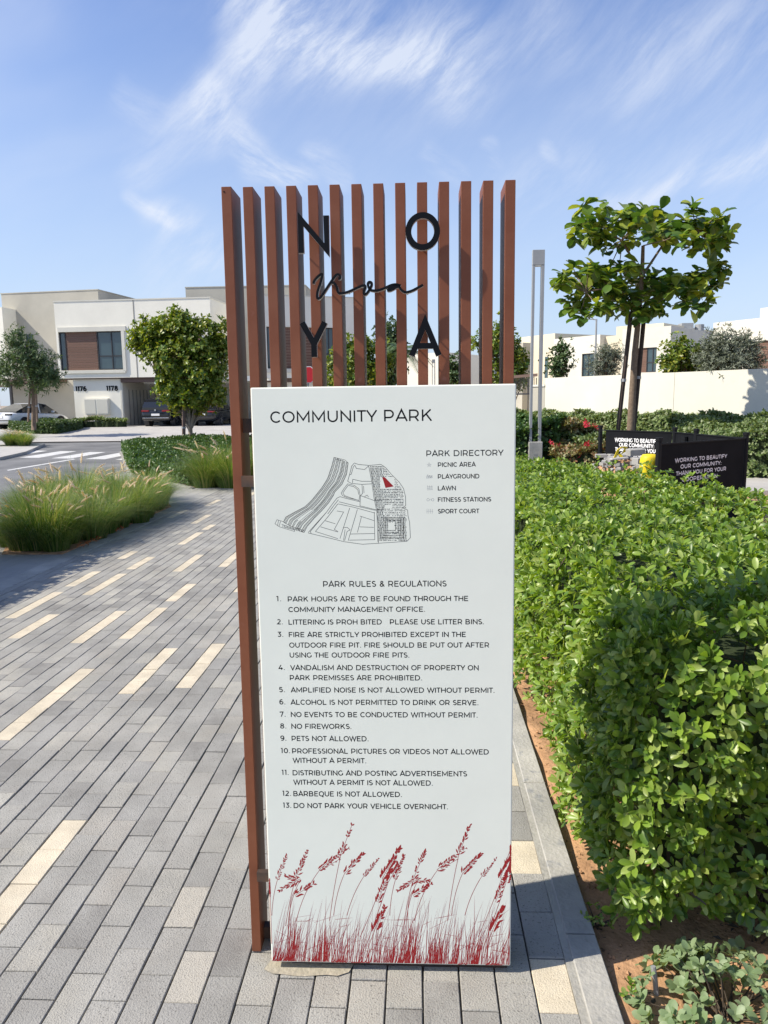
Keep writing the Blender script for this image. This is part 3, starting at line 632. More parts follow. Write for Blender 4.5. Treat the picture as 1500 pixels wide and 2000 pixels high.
for pl in [[(860, 122), (900, 135), (1000, 145), (1120, 135), (1165, 165), (1220, 230), (1300, 310), (1340, 370), (1360, 450), (1362, 535), (1330, 560), (1380, 580), (1385, 640), (1400, 700), (1408, 850), (1375, 885), (1250, 895), (1095, 905), (940, 915), (760, 890), (600, 850), (410, 805)],
           [(860, 122), (835, 150), (815, 230), (795, 300), (830, 320), (930, 330), (1030, 325)], [(870, 140), (850, 160), (830, 230), (810, 240)], [(870, 150), (880, 175), (960, 185), (1000, 150)], [(845, 280), (930, 300), (1030, 300)], [(845, 280), (842, 315)],
           [(1000, 150), (1030, 300), (1050, 450), (1080, 600), (1100, 760), (1095, 905)], [(1015, 165), (1045, 330), (1065, 470), (1090, 600)], [(795, 325), (760, 370), (732, 415), (745, 440), (790, 460), (900, 485)], [(800, 340), (770, 380), (748, 415), (765, 440), (850, 470), (910, 490)],
           [(795, 325), (860, 340), (905, 375), (915, 430), (905, 490)], [(800, 340), (855, 352), (895, 385), (903, 430)], [(935, 330), (940, 420), (920, 440), (1060, 490)], [(950, 345), (955, 415)], [(960, 450), (985, 435), (1000, 455)], [(920, 440), (915, 540), (1080, 580)],
           [(690, 465), (720, 450), (790, 470), (915, 500)], [(690, 465), (640, 530), (590, 600), (500, 700), (410, 800)], [(705, 480), (650, 550), (600, 620)], [(700, 520), (860, 555), (1060, 610)], [(700, 520), (600, 650), (480, 790)], [(710, 500), (870, 540), (1070, 585)], [(480, 790), (700, 860)],
           [(590, 600), (430, 790), (440, 812)], [(815, 560), (720, 860)], [(890, 575), (800, 880)], [(690, 590), (755, 600), (665, 770), (700, 790)], [(575, 685), (675, 715)], [(530, 745), (700, 795)], [(915, 640), (1055, 685)], [(930, 645), (890, 800)], [(910, 745), (1050, 750)], [(820, 815), (1060, 810)], [(810, 875), (1060, 870)],
           [(1055, 600), (1060, 870)], [(1080, 600), (1090, 890)], [(750, 755), (790, 750), (820, 775), (790, 790), (765, 880)], [(770, 770), (755, 880)], [(1060, 490), (1150, 480)], [(1080, 580), (1170, 570)]]:
    mp(pl, .00062)
def inside_d(x, y):
    xr = np.interp(y, [150, 230, 310, 370, 450, 535, 560, 640, 885], [1150, 1215, 1290, 1330, 1348, 1350, 1370, 1375, 1375]); xl = np.interp(y, [150, 300, 450, 600, 900], [1010, 1035, 1055, 1085, 1100])
    if 255 < y < 365 and 1120 < x < 1250: return False
    if 700 < y < 770 and 1195 < x < 1250: return False
    if 535 < y < 570 and 1170 < x < 1225: return False
    return xl < x < xr
for iy in range(46):
    y = 155+iy*16
    seg = []
    if y > 890: continue
    for ix in range(34):
        x = 1005+ix*11.3+random.uniform(-3, 3)
        if inside_d(x, y) and inside_d(x+9, y):
            vert = (x < 1150 and y > 160) or (y > 640 and (x < 1190 or x > 1290))
            if (y > 640) != (random.random() < .25): vert = vert
            if vert: mp([(x, y-6), (x+1, y+8)], .00065); 
            elif random.random() < .8: mp([(x, y), (x+10, y+random.uniform(-1.5, 1.5))], .0006)
            if random.random() < .45: mp([(x, y+3), (x+9, y+4)], .00045)
            if 370 < y < 520 and iy % 2 == 0: mp([(x, y-5), (x, y+7)], .0004)
for r in (0, 1, 2, 3): mp([(1185-r*22, 690-r*12), (1262+r*26, 690-r*12), (1262+r*26, 780+r*24), (1185-r*22, 780+r*24), (1185-r*22, 690-r*12)], .0006)
b.build('map_drawing', M['ink'], sign, local=True)
b = MB(); b.add([pp(*sl(520+x*.2, 880+y*.2, -.07), 1.6e-4) for x, y in ((1132, 258), (1160, 262), (1245, 350), (1165, 365))], [(3, 2, 1, 0)]); b.build('map_triangle', M['red'], sign, local=True)
# reed print
b = MB(); gz = [0.]
XR = .3885
def gp(pts, w, taper=None):
    gz[0] = (gz[0]+1e-6) % 2.4e-4
    q = [sl(480+x*.52, 1580+y*.52, -.07) for x, y in pts]
    if max(a for a, _ in q) > XR or min(a for a, _ in q) < -.3168:
        q = [(min(max(a, -.3168), XR), z) for a, z in q]
    if min(z for _, z in q) < .0285: q = [(a, max(z, .0285)) for a, z in q]
    strip(b, q, w, pp, z=gz[0], taper=taper)
def curve(p, c, q, n=8): return [((1-t)**2*p[0]+2*t*(1-t)*c[0]+t*t*q[0], (1-t)**2*p[1]+2*t*(1-t)*c[1]+t*t*q[1]) for t in [i/n for i in range(n+1)]]
rr = random.Random(3)
def head(tip, base, size, dens=1.):
    n = int(math.dist(tip, base)/7.5*dens); ax = math.atan2(tip[1]-base[1], tip[0]-base[0])
    for i in range(n):
        f = i/max(1, n-1); x, y = base[0]+(tip[0]-base[0])*f, base[1]+(tip[1]-base[1])*f
        for sgn in (-1, 1):
            if rr.random() < .2: continue
            a = ax+sgn*rr.uniform(.1, .8); l = size*(1.2-.5*f)*rr.uniform(.6, 1.3); o = sgn*size*.26*(1.15-f)
            sx, sy = x-math.sin(ax)*o, y+math.cos(ax)*o
            gp([(sx, sy), (sx+math.cos(a)*l*.5, sy+math.sin(a)*l*.5), (sx+math.cos(a)*l, sy+math.sin(a)*l)], .0042*size/15, [.4, 1.1, .1])
    gp([tip, base], .0012)
def stem(p, c, q, w=.0015): gp(curve(p, c, q), w, [1.3]+[1]*7+[.7])
for sh in (0, 443, -443):
    S = lambda x, y: (x+sh, y)
    if sh != -443:
        head(S(152, 175), S(118, 265), 12); stem(S(98, 400), S(100, 330), S(120, 262))
        head(S(230, 160), S(186, 262), 15); stem(S(150, 440), S(165, 330), S(188, 262))
        head(S(347, 172), S(275, 228), 17, .8); head(S(350, 190), S(290, 225), 12, .6); stem(S(190, 420), S(215, 310), S(280, 226))
        head(S(398, 62), S(358, 168), 16, .75); stem(S(315, 420), S(330, 290), S(360, 160)); head(S(385, 148), S(356, 156), 9, .8)
        head(S(440, 168), S(372, 242), 17); stem(S(330, 400), S(340, 310), S(372, 240))
        head(S(497, 188), S(444, 252), 11); stem(S(380, 400), S(400, 320), S(444, 252))
        head(S(577, 150), S(512, 262), 21, 1.1); head(S(540, 235), S(495, 350), 17, .9); head(S(590, 182), S(535, 275), 20); stem(S(430, 480), S(480, 370), S(520, 255)); stem(S(450, 520), S(500, 380), S(535, 275))
        head(S(522, 370), S(482, 460), 22, 1.1); stem(S(450, 560), S(465, 500), S(485, 455))
    head(S(150, 250) if sh == 0 else S(240, 270), S(195, 268), 15, 1.2); head(S(130, 305), S(205, 262), 16, 1.1); head(S(253, 282), S(185, 325), 18, 1.1); stem(S(160, 500), S(150, 370), S(205, 265)); stem(S(175, 500), S(150, 340), S(190, 300))
for i in range(430):                               # blades
    x0 = rr.uniform(92, 990); k = (x0-95) % 443
    hgt = rr.uniform(60, 190)*(.55 if 105 < k < 140 else 1)*(1 if rr.random() < .9 else 1.5)
    lean = rr.uniform(-.12, .5)*hgt*rr.uniform(.5, 1.2)
    gp(curve((x0, 588), (x0+lean*.2, 588-hgt*.55), (x0+lean, 588-hgt), 5), rr.choice([.0006, .0008, .0011, .0016]), [1.2, 1.1, 1, .8, .5, .1])
for i in range(130):                               # long thin stalks
    x0 = rr.uniform(95, 985); hgt = rr.uniform(150, 260); lean = rr.uniform(.05, .5)*hgt*.6
    gp(curve((x0, 585), (x0+lean*.2, 585-hgt*.55), (x0+lean, 585-hgt), 6), rr.choice([.0006, .0008, .0011]), [1.2, 1.1, 1, .9, .7, .5, .1])
for i in range(46):                                # crossing broken blades
    x0 = rr.uniform(95, 950); y0 = rr.uniform(400, 560); a = rr.uniform(-.5, .5); l = rr.uniform(30, 110)
    gp([(x0, y0), (x0+l*.5*math.cos(a), y0+l*.5*math.sin(a)), (x0+l*math.cos(a), y0+l*math.sin(a))], rr.uniform(.0006, .0014), [.8, 1, .2])
for (x0, x1, y0, lean) in ((97, 168, 506, 14), (160, 196, 400, 22), (275, 308, 430, 4), (248, 275, 520, 6), (522, 598, 512, 10), (600, 632, 405, 20), (690, 742, 482, 2), (845, 880, 500, 16), (320, 380, 540, 10), (395, 470, 548, 10), (760, 830, 545, 8), (900, 960, 560, 14)):
    for j in range(int((x1-x0)/5.2)):
        xx = x0+j*5.2+rr.uniform(-1.5, 1.5); yy = y0+rr.uniform(0, 46); gp([(xx, 588), (xx+lean*.6, (588+yy)/2), (xx+lean, yy)], .0028, [1, 1, .2])
b.build('reed_print', M['red'], sign, local=True)
# ---- standoff letters
def solid(b, pts, w, y0, y1, closed=False, m_face=0, m_side=1):
    """extruded ribbon: black face, pale metal returns"""
    k0 = len(b.v); tmp = MB(); strip(tmp, pts, w, lambda x, z, d: (x, y0, z)); n = len(tmp.v)
    b.add(tmp.v, [tuple(reversed(f)) for f in tmp.f], m_face)
    b.add([(x, y1, z) for x, y, z in tmp.v], tmp.f, m_side)
    F2 = []
    m = n//2
    for i in range(m-1):
        a0, a1 = 2*i, 2*i+2; F2 += [(k0+a0, k0+a1, k0+n+a1, k0+n+a0), (k0+a0+1, k0+n+a0+1, k0+n+a1+1, k0+a1+1)]
    if not closed: F2 += [(k0, k0+n, k0+n+1, k0+1), (k0+n-2, k0+n-1, k0+2*n-1, k0+2*n-2)]
    b.f += F2; b.m += [m_side]*len(F2)
LY0, LY1 = -.034, -.020
LM = [M['black'], M['edge']]
def big(ch, uv_tl, uv_br, wt):
    xa, zt = sl(*uv_tl, LY0); xb, zb = sl(*uv_br, LY0); w, ps = GL[ch]; b = MB(); sx = (xb-xa)/w; sz = zt-zb; e = 0
    for pl in ps:
        e += 2e-4; cls = math.dist(pl[0], pl[-1]) < 1e-6
        solid(b, [(xa+x*sx, zb+z*sz) for x, z in pl], wt, LY0-e, LY1, cls)
    for pl in ps:                                  # pins back to the slats
        for q in (pl[0], pl[len(pl)//2]):
            X, Z = xa+min(max(q[0]*sx, .006), xb-xa-.006), zb+min(max(q[1]*sz, .008), sz-.008)
            if ch != 'O' or q is not pl[0]: b.tube([(X, LY1+.0005, Z), (X, .001, Z)], .0022, 6, 1)
    return b.build('letter', LM, sign, local=True)
big('N', (583, 422), (641.5, 493), .0148); big('Y', (589, 630), (637, 697), .0155); big('A', (802, 629), (859, 694), .0155)
GLO = GL['O']; GL['O'] = (1.0, [arc(.5, .5, .41, .42, 90, 450, 40)]); big('O', (791, 415), (860, 488), .0155); GL['O'] = GLO
def cr(pts, n=6):                                  # Catmull-Rom
    P = [pts[0]]+pts+[pts[-1]]; o = []
    for i in range(1, len(P)-2):
        for k in range(n):
            t = k/n; o.append(tuple(.5*(2*P[i][j]+(-P[i-1][j]+P[i+1][j])*t+(2*P[i-1][j]-5*P[i][j]+4*P[i+1][j]-P[i+2][j])*t*t+(-P[i-1][j]+3*P[i][j]-3*P[i+1][j]+P[i+2][j])*t**3) for j in (0, 1)))
    return o+[pts[-1]]
b = MB(); e = 0
for pl in ([(262, 122), (268, 95), (300, 55), (335, 28), (348, 40), (330, 110), (303, 190), (297, 250), (312, 266), (345, 235), (400, 150), (455, 70), (490, 32), (518, 38), (520, 66), (503, 72)],
           [(440, 110), (468, 118), (492, 160), (500, 200), (525, 215), (600, 200), (690, 160), (748, 138), (768, 150), (752, 205), (768, 226), (800, 190), (826, 140), (828, 112), (806, 104), (792, 122), (800, 155), (830, 185), (890, 186), (960, 162), (1020, 135), (1070, 128), (1112, 142), (1072, 132), (1015, 160), (990, 182), (1012, 186), (1070, 155), (1096, 150), (1118, 180), (1160, 204), (1220, 190), (1280, 160), (1332, 132)]):
    e += 3e-4; q = [sl(560+x*.2, 530+y*.2, LY0) for x, y in cr(pl)]; solid(b, q, .0066, LY0-e, LY1)
for x, y in ((330, 110), (600, 200), (890, 186), (1180, 204)):
    X, Z = sl(560+x*.2, 530+y*.2, LY0); b.tube([(X, LY1+.0005, Z), (X, .001, Z)], .002, 6, 1)
b.build('script_lettering', LM, sign, local=True)

# ================================================================== HEDGE beside the sign
hedge = thing('hedge', 'waist-high clipped hedge with rounded glossy leaves along the kerb right of the sign', 'hedge', (1.2, 4.5, -.03))
HP = [(.61, 2.12), (.61, 9.2), (1.12, 8.9), (1.9, 6.6), (2.55, 5.0), (3.0, 3.2), (2.6, 2.12)]
HT = 1.04
def hedge_pts(n, far=False):
    """points + outward normals spread over the clipped faces"""
    P, Nn = [], []
    edges = [(HP[i], HP[(i+1) % len(HP)]) for i in range(len(HP))]
    from math import dist
    wts = []
    xs = rng.uniform(.70, 3.0, n*3); ys = rng.uniform(2.12, 9.2, n*3)
    return xs, ys
def inpoly(x, y, poly):
    c = np.zeros(len(x), bool); n = len(poly)
    for i in range(n):
        x1, y1 = poly[i]; x2, y2 = poly[(i+1) % n]
        cond = ((y1 > y) != (y2 > y)) & (x < (x2-x1)*(y-y1)/((y2-y1) or 1e-9)+x1); c ^= cond
    return c
def und(x, y): return .05*np.sin(x*2.3+y*1.7)+.035*np.sin(x*5.1-y*4.3)+.02*np.sin(x*11+y*9)
CP, CA = [], []
def add_face(n, fn): p, a = fn(n); CP.append(p); CA.append(a)
def left_face(n):
    y = 2.12+(rng.random(n)**1.35)*7.0; z = .03+rng.random(n)**.8*(HT-.06); dep = np.abs(rng.normal(0, .06, n))
    x = .60+.03*np.sin(y*4+z*3)+.025*np.sin(y*9-z*7)-.02*np.sin(np.clip(z/HT, 0, 1)*PI)+np.where(z > .9, (z-.9)*.6, 0)+dep
    return np.stack([x, y, z], 1), np.stack([-1+0*y, rng.normal(0, .3, n), .45+.3*rng.normal(size=n)], 1)
def front_face(n):
    x = .60+rng.random(n)**1.2*2.0; z = .06+rng.random(n)**.9*(HT-.06); dep = np.abs(rng.normal(0, .065, n))
    y = 2.09+.06*np.sin(x*4+z*3)+.035*np.sin(x*10-z*6)+np.where(z > .9, (z-.9)*.7, 0)-dep*-1+.25*np.clip(.22-z, 0, 1)+.12*np.sin(np.clip(z, 0, 1)*5+x*6)*.35
    return np.stack([x, y, z], 1), np.stack([rng.normal(-.6, .4, n), -.85+0*x, .55+.35*rng.normal(size=n)], 1)
def top_face(n):
    xs = rng.uniform(.66, 3.0, n*4); ys = 2.1+rng.random(n*4)**1.25*7.1; k = inpoly(xs, ys, HP); xs, ys = xs[k][:n], ys[k][:n]; m = len(xs)
    z = HT-.085*np.clip((xs-1.2)/1.2, 0, 1)+und(xs, ys)*.8-np.abs(rng.normal(0, .05, m))+.05*(rng.random(m) < .04)
    return np.stack([xs, ys, z], 1), np.stack([rng.normal(0, .35, m), rng.normal(-.1, .35, m), 1+0*xs], 1)
add_face(3500, left_face); add_face(1350, front_face); add_face(5200, top_face)
def sprigs(n):                                                # young shoots standing out of the clipped surface
    xs = rng.uniform(.68, 2.2, n); ys = 2.15+rng.random(n)**1.4*5; z = HT+.03+rng.random(n)*.07; return np.stack([xs, ys, z], 1), np.stack([rng.normal(0, .2, n), rng.normal(0, .2, n), 1+0*xs], 1)
add_face(170, sprigs)
for i_ in range(len(CP)):                                     # thin spots and dark gaps in the clipped faces
    p_ = CP[i_]; q_ = np.sin(p_[:, 0]*19+p_[:, 2]*13)+np.sin(p_[:, 1]*17-p_[:, 2]*21+1.3)+np.sin(p_[:, 0]*31-p_[:, 1]*27+p_[:, 2]*9)*.8
    k_ = (q_ > -1.35) | (rng.random(len(p_)) < .25) | (p_[:, 1] > 5); CP[i_] = p_[k_]; CA[i_] = CA[i_][k_]
cc, ca = np.concatenate(CP), np.concatenate(CA)
dist_c = np.hypot(cc[:, 0], cc[:, 1])
T = rosettes(cc, ca, 6, .047, spread=.85, jit=.3)
cam_d = np.linalg.norm(T[:, :3, 3]-np.array([0, 0, EYE]), axis=1)
up_ = np.random.default_rng(1).random(len(cc)) < .25
T2 = rosettes((cc-ca*.075)[up_], ca[up_], 4, .045, spread=1.0, jit=.35)
view = np.einsum('ij,nj->ni', RC, T[:, :3, 3]-np.array([0, 0, EYE])); uu = 750+F*view[:, 0]/view[:, 2]; vv = 1000+F*view[:, 1]/view[:, 2]
infr = (uu > 1000) & (uu < 1500) & (vv < 2000); rank = np.where(infr, cam_d, 99); order = np.argsort(rank)
leaf_parts(T[order[:298]], M['hedgeleaf'], hedge, V=RND_V, Fc=RND_F)
rest_ = np.concatenate([T[order[298:]], T2]); near_ = np.linalg.norm(rest_[:, :3, 3]-np.array([0, 0, EYE]), axis=1) < 4.2
leaves_mesh('foliage', rest_[near_], M['hedgeleaf'], RND_V, RND_F, parent=hedge)
leaves_mesh('far_foliage', rest_[~near_], M['hedgeleaf'], parent=hedge)
b = MB()
CPY = [(.80, 2.32), (.80, 9.0), (1.1, 8.6), (1.8, 6.45), (2.4, 4.95), (2.85, 3.2), (2.5, 2.28)]
b.prism(CPY, .10, HT-.26); b.build('inner_shade_core', M['core'], hedge, kind='stuff')  # solid dark core stands in for the shaded inside of the hedge
b = MB()
for i in range(460):                                          # woody stems and twigs
    x, y = random.uniform(.70, 1.7), 2.2+random.random()**1.6*4
    if i % 3: y = 2.22+random.random()*.2; x = .72+random.random()*1.6
    p = Vector((x, y, -.03)); q = p+Vector((random.uniform(-.1, .1), random.uniform(-.04, .1), random.uniform(.25, .8)))
    if i > 40:
        k = random.randrange(len(cc)); p = Vector((cc[k]-ca[k]*.16).tolist()); q = Vector((cc[k]+ca[k]*.01).tolist())
        b.tube([p, (p+q)/2+Vector((random.uniform(-.01, .01),)*3), q], [.003, .0022, .0014], 4)
    else: b.tube([p, (p+q)/2+Vector((random.uniform(-.03, .03),)*3), q], [.007, .005, .003], 5)
b.build('branches', M['twig'], hedge, kind='stuff')

# low plants on the soil in front of the hedge
def low_plant(name, label, c, r, n, size, m, hgt=.12, cat='plant', group=None):
    t = thing(name, label, cat, (c[0], c[1], -.03), group)
    a = rng.uniform(0, 2*PI, n); rr_ = r*np.sqrt(rng.random(n)); z = -.02+hgt*(1-(rr_/r)**2)*rng.uniform(.5, 1.1, n)+.02
    P = np.stack([c[0]+rr_*np.cos(a), c[1]+rr_*np.sin(a), z], 1)
    A = np.stack([np.cos(a)*rr_/r*.9, np.sin(a)*rr_/r*.9, np.ones(n)], 1)
    leaves_mesh('leaves', rosettes(P, A, 5, size, .95, .25), m, RND_V*np.array([1.5, 1, 1.2]), RND_F, parent=t)
    b = MB()
    for i in range(0, n, 2): b.tube([(c[0]+random.uniform(-.02, .02), c[1]+random.uniform(-.02, .02), -.04), tuple(P[i])], [.003, .0015], 4)
    b.build('stems', M['twig'], t, kind='stuff'); return t
p = gr(1400, 1975, 0); low_plant('low_plant', 'pale green round-leaved ground plant at the bottom right corner', (p.x+.03, p.y-.0), .25, 110, .036, M['greyleaf'], .12)
p = gr(1345, 1905, 0); low_plant('low_plant', 'small pale seedling plant just left of the corner ground plant', (p.x, p.y), .09, 18, .038, M['greyleaf'], .09)
p = gr(1228, 1940, 0); low_plant('weed', 'tiny weed beside the kerb on the orange soil', (p.x, p.y), .03, 4, .02, M['hedgeleaf'], .03)
p = gr(1165, 1790, 0); low_plant('weed', 'fine weed on shaded soil below the hedge corner', (p.x, p.y), .06, 14, .016, M['hedgeleaf'], .03)
p = gr(1470, 1830, 0); low_plant('low_plant', 'broad-leaved plant under the right end of the hedge front', (p.x+.02, p.y), .10, 16, .05, M['greyleaf'], .12)

# ================================================================== FOUNTAIN GRASS
def grass_meshes(seed, H=.72, n=1250, npl=5):
    r = random.Random(seed); b = MB(); pl = MB()
    for i in range(n):
        a = r.uniform(0, 2*PI); r0 = .20*math.sqrt(r.random()); o = r.random()**.6*1.3; l = H*r.uniform(.6, 1.2)
        ux, uy = math.cos(a), math.sin(a); x0, y0 = r0*ux, r0*uy; w = r.uniform(.0022, .0042); px, py = -uy*w, ux*w; vs = []
        for k in range(5):
            t = k/4; out_ = o*(.30*t+.55*t**2.4)*l; z = l*(t-.42*o*t**2.6)
            ww = 1-t*.9; vs += [(x0+ux*out_-px*ww, y0+uy*out_-py*ww, z), (x0+ux*out_+px*ww, y0+uy*out_+py*ww, z)]
        b.add(vs, [(2*k, 2*k+1, 2*k+3, 2*k+2) for k in range(4)])
    for i in range(npl):
        a = r.uniform(0, 2*PI); o = r.uniform(.25, .95); l = H*r.uniform(1.0, 1.3); ux, uy = math.cos(a), math.sin(a)
        f = lambda t: (ux*o*(.28*t+.42*t**2.5)*l, uy*o*(.28*t+.42*t**2.5)*l, l*(t-.32*o*t**3))
        pl.tube([f(t) for t in (0, .3, .6, .84)], .0011, 3, cap=False)
        pl.tube([f(t) for t in (.80, .84, .90, .95, 1.0)], [.003, .0105, .0115, .009, .002], 6)
        for k in range(60):
            t = r.uniform(.80, 1.0); p = f(t); d = [r.uniform(-1, 1) for _ in range(3)]; s = .022
            pl.add([p, (p[0]+d[0]*s, p[1]+d[1]*s, p[2]+d[2]*s+.006), (p[0]+d[0]*s+.002, p[1]+d[1]*s, p[2]+d[2]*s+.009)], [(0, 1, 2)])
    return b, pl
protos = []
GLAB = 'feathery fountain grass clump with buff plumes in the bed beside the brick path'
def grass_thing(seed, label, group):
    t = thing('fountain_grass', label, 'grass clump', (0, 0, 0), group); b, pl = grass_meshes(seed)
    b.build('blades', M['blade'], t, kind='stuff'); pl.build('plumes', M['plume'], t, kind='stuff'); return t
spots = [(-4.42, 8.32, 1.15), (-4.12, 8.95, .95), (-4.75, 8.85, 1.08), (-4.15, 9.75, .95), (-4.85, 9.7, 1.12), (-5.4, 9.9, .9), (-4.25, 10.6, 1.0), (-5.0, 10.6, 1.15), (-4.2, 11.35, .9), (-5.7, 11.0, .9), (-4.9, 11.6, 1.), (-5.6, 12.0, .95), (-4.7, 12.5, .9), (-6.3, 12.2, .85), (-5.6, 12.9, .85), (-4.6, 9.25, .9), (-4.0, 10.2, .8), (-6.2, 11.6, .7), (-5.05, 9.0, .8), (-5.55, 10.5, .9), (-4.35, 11.9, .85), (-4.3, 8.6, .9), (-4.2, 8.2, .75), (-4.6, 8.25, .8), (-4.12, 9.35, .75), (-4.08, 10.6, .8), (-4.5, 10.0, .9), (-4.6, 11.0, .9), (-5.2, 11.3, .9), (-4.25, 11.75, .75), (-4.9, 8.5, .7), (-5.1, 9.5, .8)]
g0 = [grass_thing(s, GLAB, 'fountain grass clumps in the bed beside the path') for s in (11, 12, 13)]
for i, (x, y, s) in enumerate(spots):
    o = g0[i] if i < 3 else copy_tree(g0[i % 3]); o.location = (x, y, 0); o.rotation_euler = (0, 0, i*1.9); o.scale = (s, s, s*random.uniform(.92, 1.05))
g1 = 'fountain grass clump in front of the tree on the road island'
for i, (x, y, s) in enumerate([(-4.2, 14.35, 1.15), (-3.7, 14.3, 1.25), (-4.35, 15.0, 1.2), (-3.85, 15.0, 1.35), (-3.3, 14.7, 1.25), (-3.95, 14.6, 1.2)]):
    o = copy_tree(g0[i % 3]); o.location = (x, y, 0); o.rotation_euler = (0, 0, i*2.3); o.scale = (s, s, s); o['label'] = g1; o['group'] = 'fountain grass clumps on the tree island'
c0 = gr(30, 872, 0)
for i in range(9):
    p = gr(random.uniform(-20, 66), random.uniform(866, 871), 0)
    o = copy_tree(g0[i % 3]); o.location = (p.x, p.y, 0); o.rotation_euler = (0, 0, i*2.3); o.scale = (1.1, 1.1, .85); o['label'] = 'fountain grass clump on the small island across the road at the left edge'; o['group'] = 'fountain grass clumps across the road'
b = MB()
for i in range(26):
    x, y = (-3.95+random.uniform(-.05, .06), random.choice([8.3, 8.6, 9.4])+random.uniform(-.2, .2)); r = .03
    b.add([(x+random.uniform(-r, r), y+random.uniform(-r, r), .02+random.uniform(0, .05)) for _ in range(4)], [(0, 1, 2), (1, 2, 3)])
tag(b.build('fallen_dry_leaves', M['orangeleaf']), kind='stuff')

# planting masses
def cover_mass(name, label, poly, z, n, size, m, cat='shrub bed', kind=None, und_=.07, zlo=.05, V=LEAF_V, Fc=LEAF_F, k=4, group=None, core='core'):
    xs = [p[0] for p in poly]; ys = [p[1] for p in poly]; cx, cy = sum(xs)/len(xs), sum(ys)/len(ys)
    t = thing(name, label, cat, (cx, cy, 0), group)
    X = rng.uniform(min(xs), max(xs), n*4); Y = rng.uniform(min(ys), max(ys), n*4); kk = inpoly(X, Y, poly); X, Y = X[kk][:n], Y[kk][:n]
    zt = z+und_*np.sin(X*1.9+Y*1.3)+und_*.6*np.sin(X*4.3-Y*3.1)
    P = np.stack([X, Y, zt-np.abs(rng.normal(0, .05, len(X)))], 1); A = np.stack([rng.normal(0, .4, len(X)), rng.normal(0, .4, len(X)), np.ones(len(X))], 1)
    PP, AA = [P], [A]
    for i in range(len(poly)):
        p, q = poly[i], poly[(i+1) % len(poly)]; L_ = math.dist(p, q); m_ = int(n*.16*L_*max(z, .3)/2)
        f = rng.random(m_); nx, ny = (q[1]-p[1])/L_, -(q[0]-p[0])/L_
        if (cx-p[0])*nx+(cy-p[1])*ny > 0: nx, ny = -nx, -ny
        zz = zlo+rng.random(m_)*(z-zlo); ins = np.abs(rng.normal(0, .07, m_))
        PP.append(np.stack([p[0]+f*(q[0]-p[0])-nx*ins, p[1]+f*(q[1]-p[1])-ny*ins, zz], 1)); AA.append(np.stack([nx+rng.normal(0, .35, m_), ny+rng.normal(0, .35, m_), .6+rng.normal(0, .3, m_)], 1))
    leaves_mesh('foliage', rosettes(np.concatenate(PP), np.concatenate(AA), k, size, .9, .3), M[m], V, Fc, parent=t)
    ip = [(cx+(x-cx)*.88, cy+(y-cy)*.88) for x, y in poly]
    MB().prism(ip, .0, max(.05, z-.14)).build('inner_shade_core', M[core], t, kind='stuff'); return t  # dark prism paints the shade deep inside the planting
cover_mass('added_shade_hedge', 'unseen tall hedge added just outside the left edge to shade the paving', [(-6.2, 3.6), (-5.15, 3.6), (-5.15, 7.75), (-6.2, 7.75)], 1.72, 1500, .08, 'hedgeleaf', cat='hedge', und_=.03, k=4)  # added out of view, sized so its shadow falls along the paving
cover_mass('groundcover_shrubs', 'low dark green shrub bed under the leafy tree on the road island', [(-6.75, 17.0), (-10.1, 24.8), (-9.7, 28.5), (-4.2, 28.5), (-3.7, 15.0), (-4.6, 14.5)], .36, 5800, .085, 'ivybed', k=5)
cover_mass('low_hedge', 'dark low hedge in front of the white car', [tuple(gr(*p, 0.)[:2]) for p in ((158, 845), (110, 851), (66, 851), (20, 846), (30, 842), (120, 840), (160, 841))], .66, 2600, .16, 'darkleaf', k=4)
rowb = [tuple(gr(*p, 0.)[:2]) for p in ((146, 833.5), (243, 833.5), (243, 831.5), (146, 831))]
for i in range(5):
    u = 155+i*20; p = at(u, 833, 44.9); r = 1.0
    poly = [(p.x+r*math.cos(a)*.42*1.1, p.y+r*.42*math.sin(a)) for a in [j*PI/4 for j in range(8)]]
    cover_mass('small_shrub', ['leftmost small shrub of the row below house number 1176', 'small shrub second from left below the meter cabinet', 'middle small shrub of the row under the meter cabinet', 'small shrub second from right below house number 1178', 'rightmost small shrub of the row at the carport corner'][i], poly, .70, 150, .15, 'farhedge', cat='shrub', k=4, group='small shrubs along the meter cabinet wall')

# ================================================================== TREES
def tree(name, label, base, trunk, rads, blobs, nclump, nper, size, m, bark='bark', cat='tree', V=LEAF_V, Fc=LEAF_F, sig=.16, group=None, k=5, shell=.55, label_parts=None):
    t = thing(name, label, cat, base, group)
    MB().tube(trunk, rads, 8).build('trunk', M[bark], t, smooth=True)
    C = []
    vol = np.array([b[1][0]*b[1][1]*b[1][2] for b in blobs]); vol = vol**.67/sum(vol**.67)
    for (c, r), w in zip(blobs, vol):
        n = max(2, int(nclump*w)); d = rand_dirs(n); rad = (shell+(1-shell)*rng.random(n))**.7
        C.append(np.array(c)+d*rad[:, None]*np.array(r))
    C = np.concatenate(C); b = MB(); top = Vector(trunk[-1]); mid = Vector(trunk[max(0, len(trunk)-2)])
    for c in C[::max(1, len(C)//34)]:
        c = Vector(c.tolist()); s = mid.lerp(top, random.random()); mm_ = s.lerp(c, .5)+Vector((0, 0, -.08*(c-s).length)); b.tube([s, mm_, c], [rads[-1]*.6, rads[-1]*.35, rads[-1]*.14], 5)
    b.build('branches', M[bark], t, smooth=True, kind='stuff')
    n = len(C)*nper; P = C.repeat(nper, 0)+rng.normal(0, sig, (n, 3)); ctr = np.mean(C, 0)
    A = (P-C.repeat(nper, 0))*1.2+(P-ctr)*.25+np.array([0, 0, .25]); A += rng.normal(0, .12, A.shape)
    return t, P, A
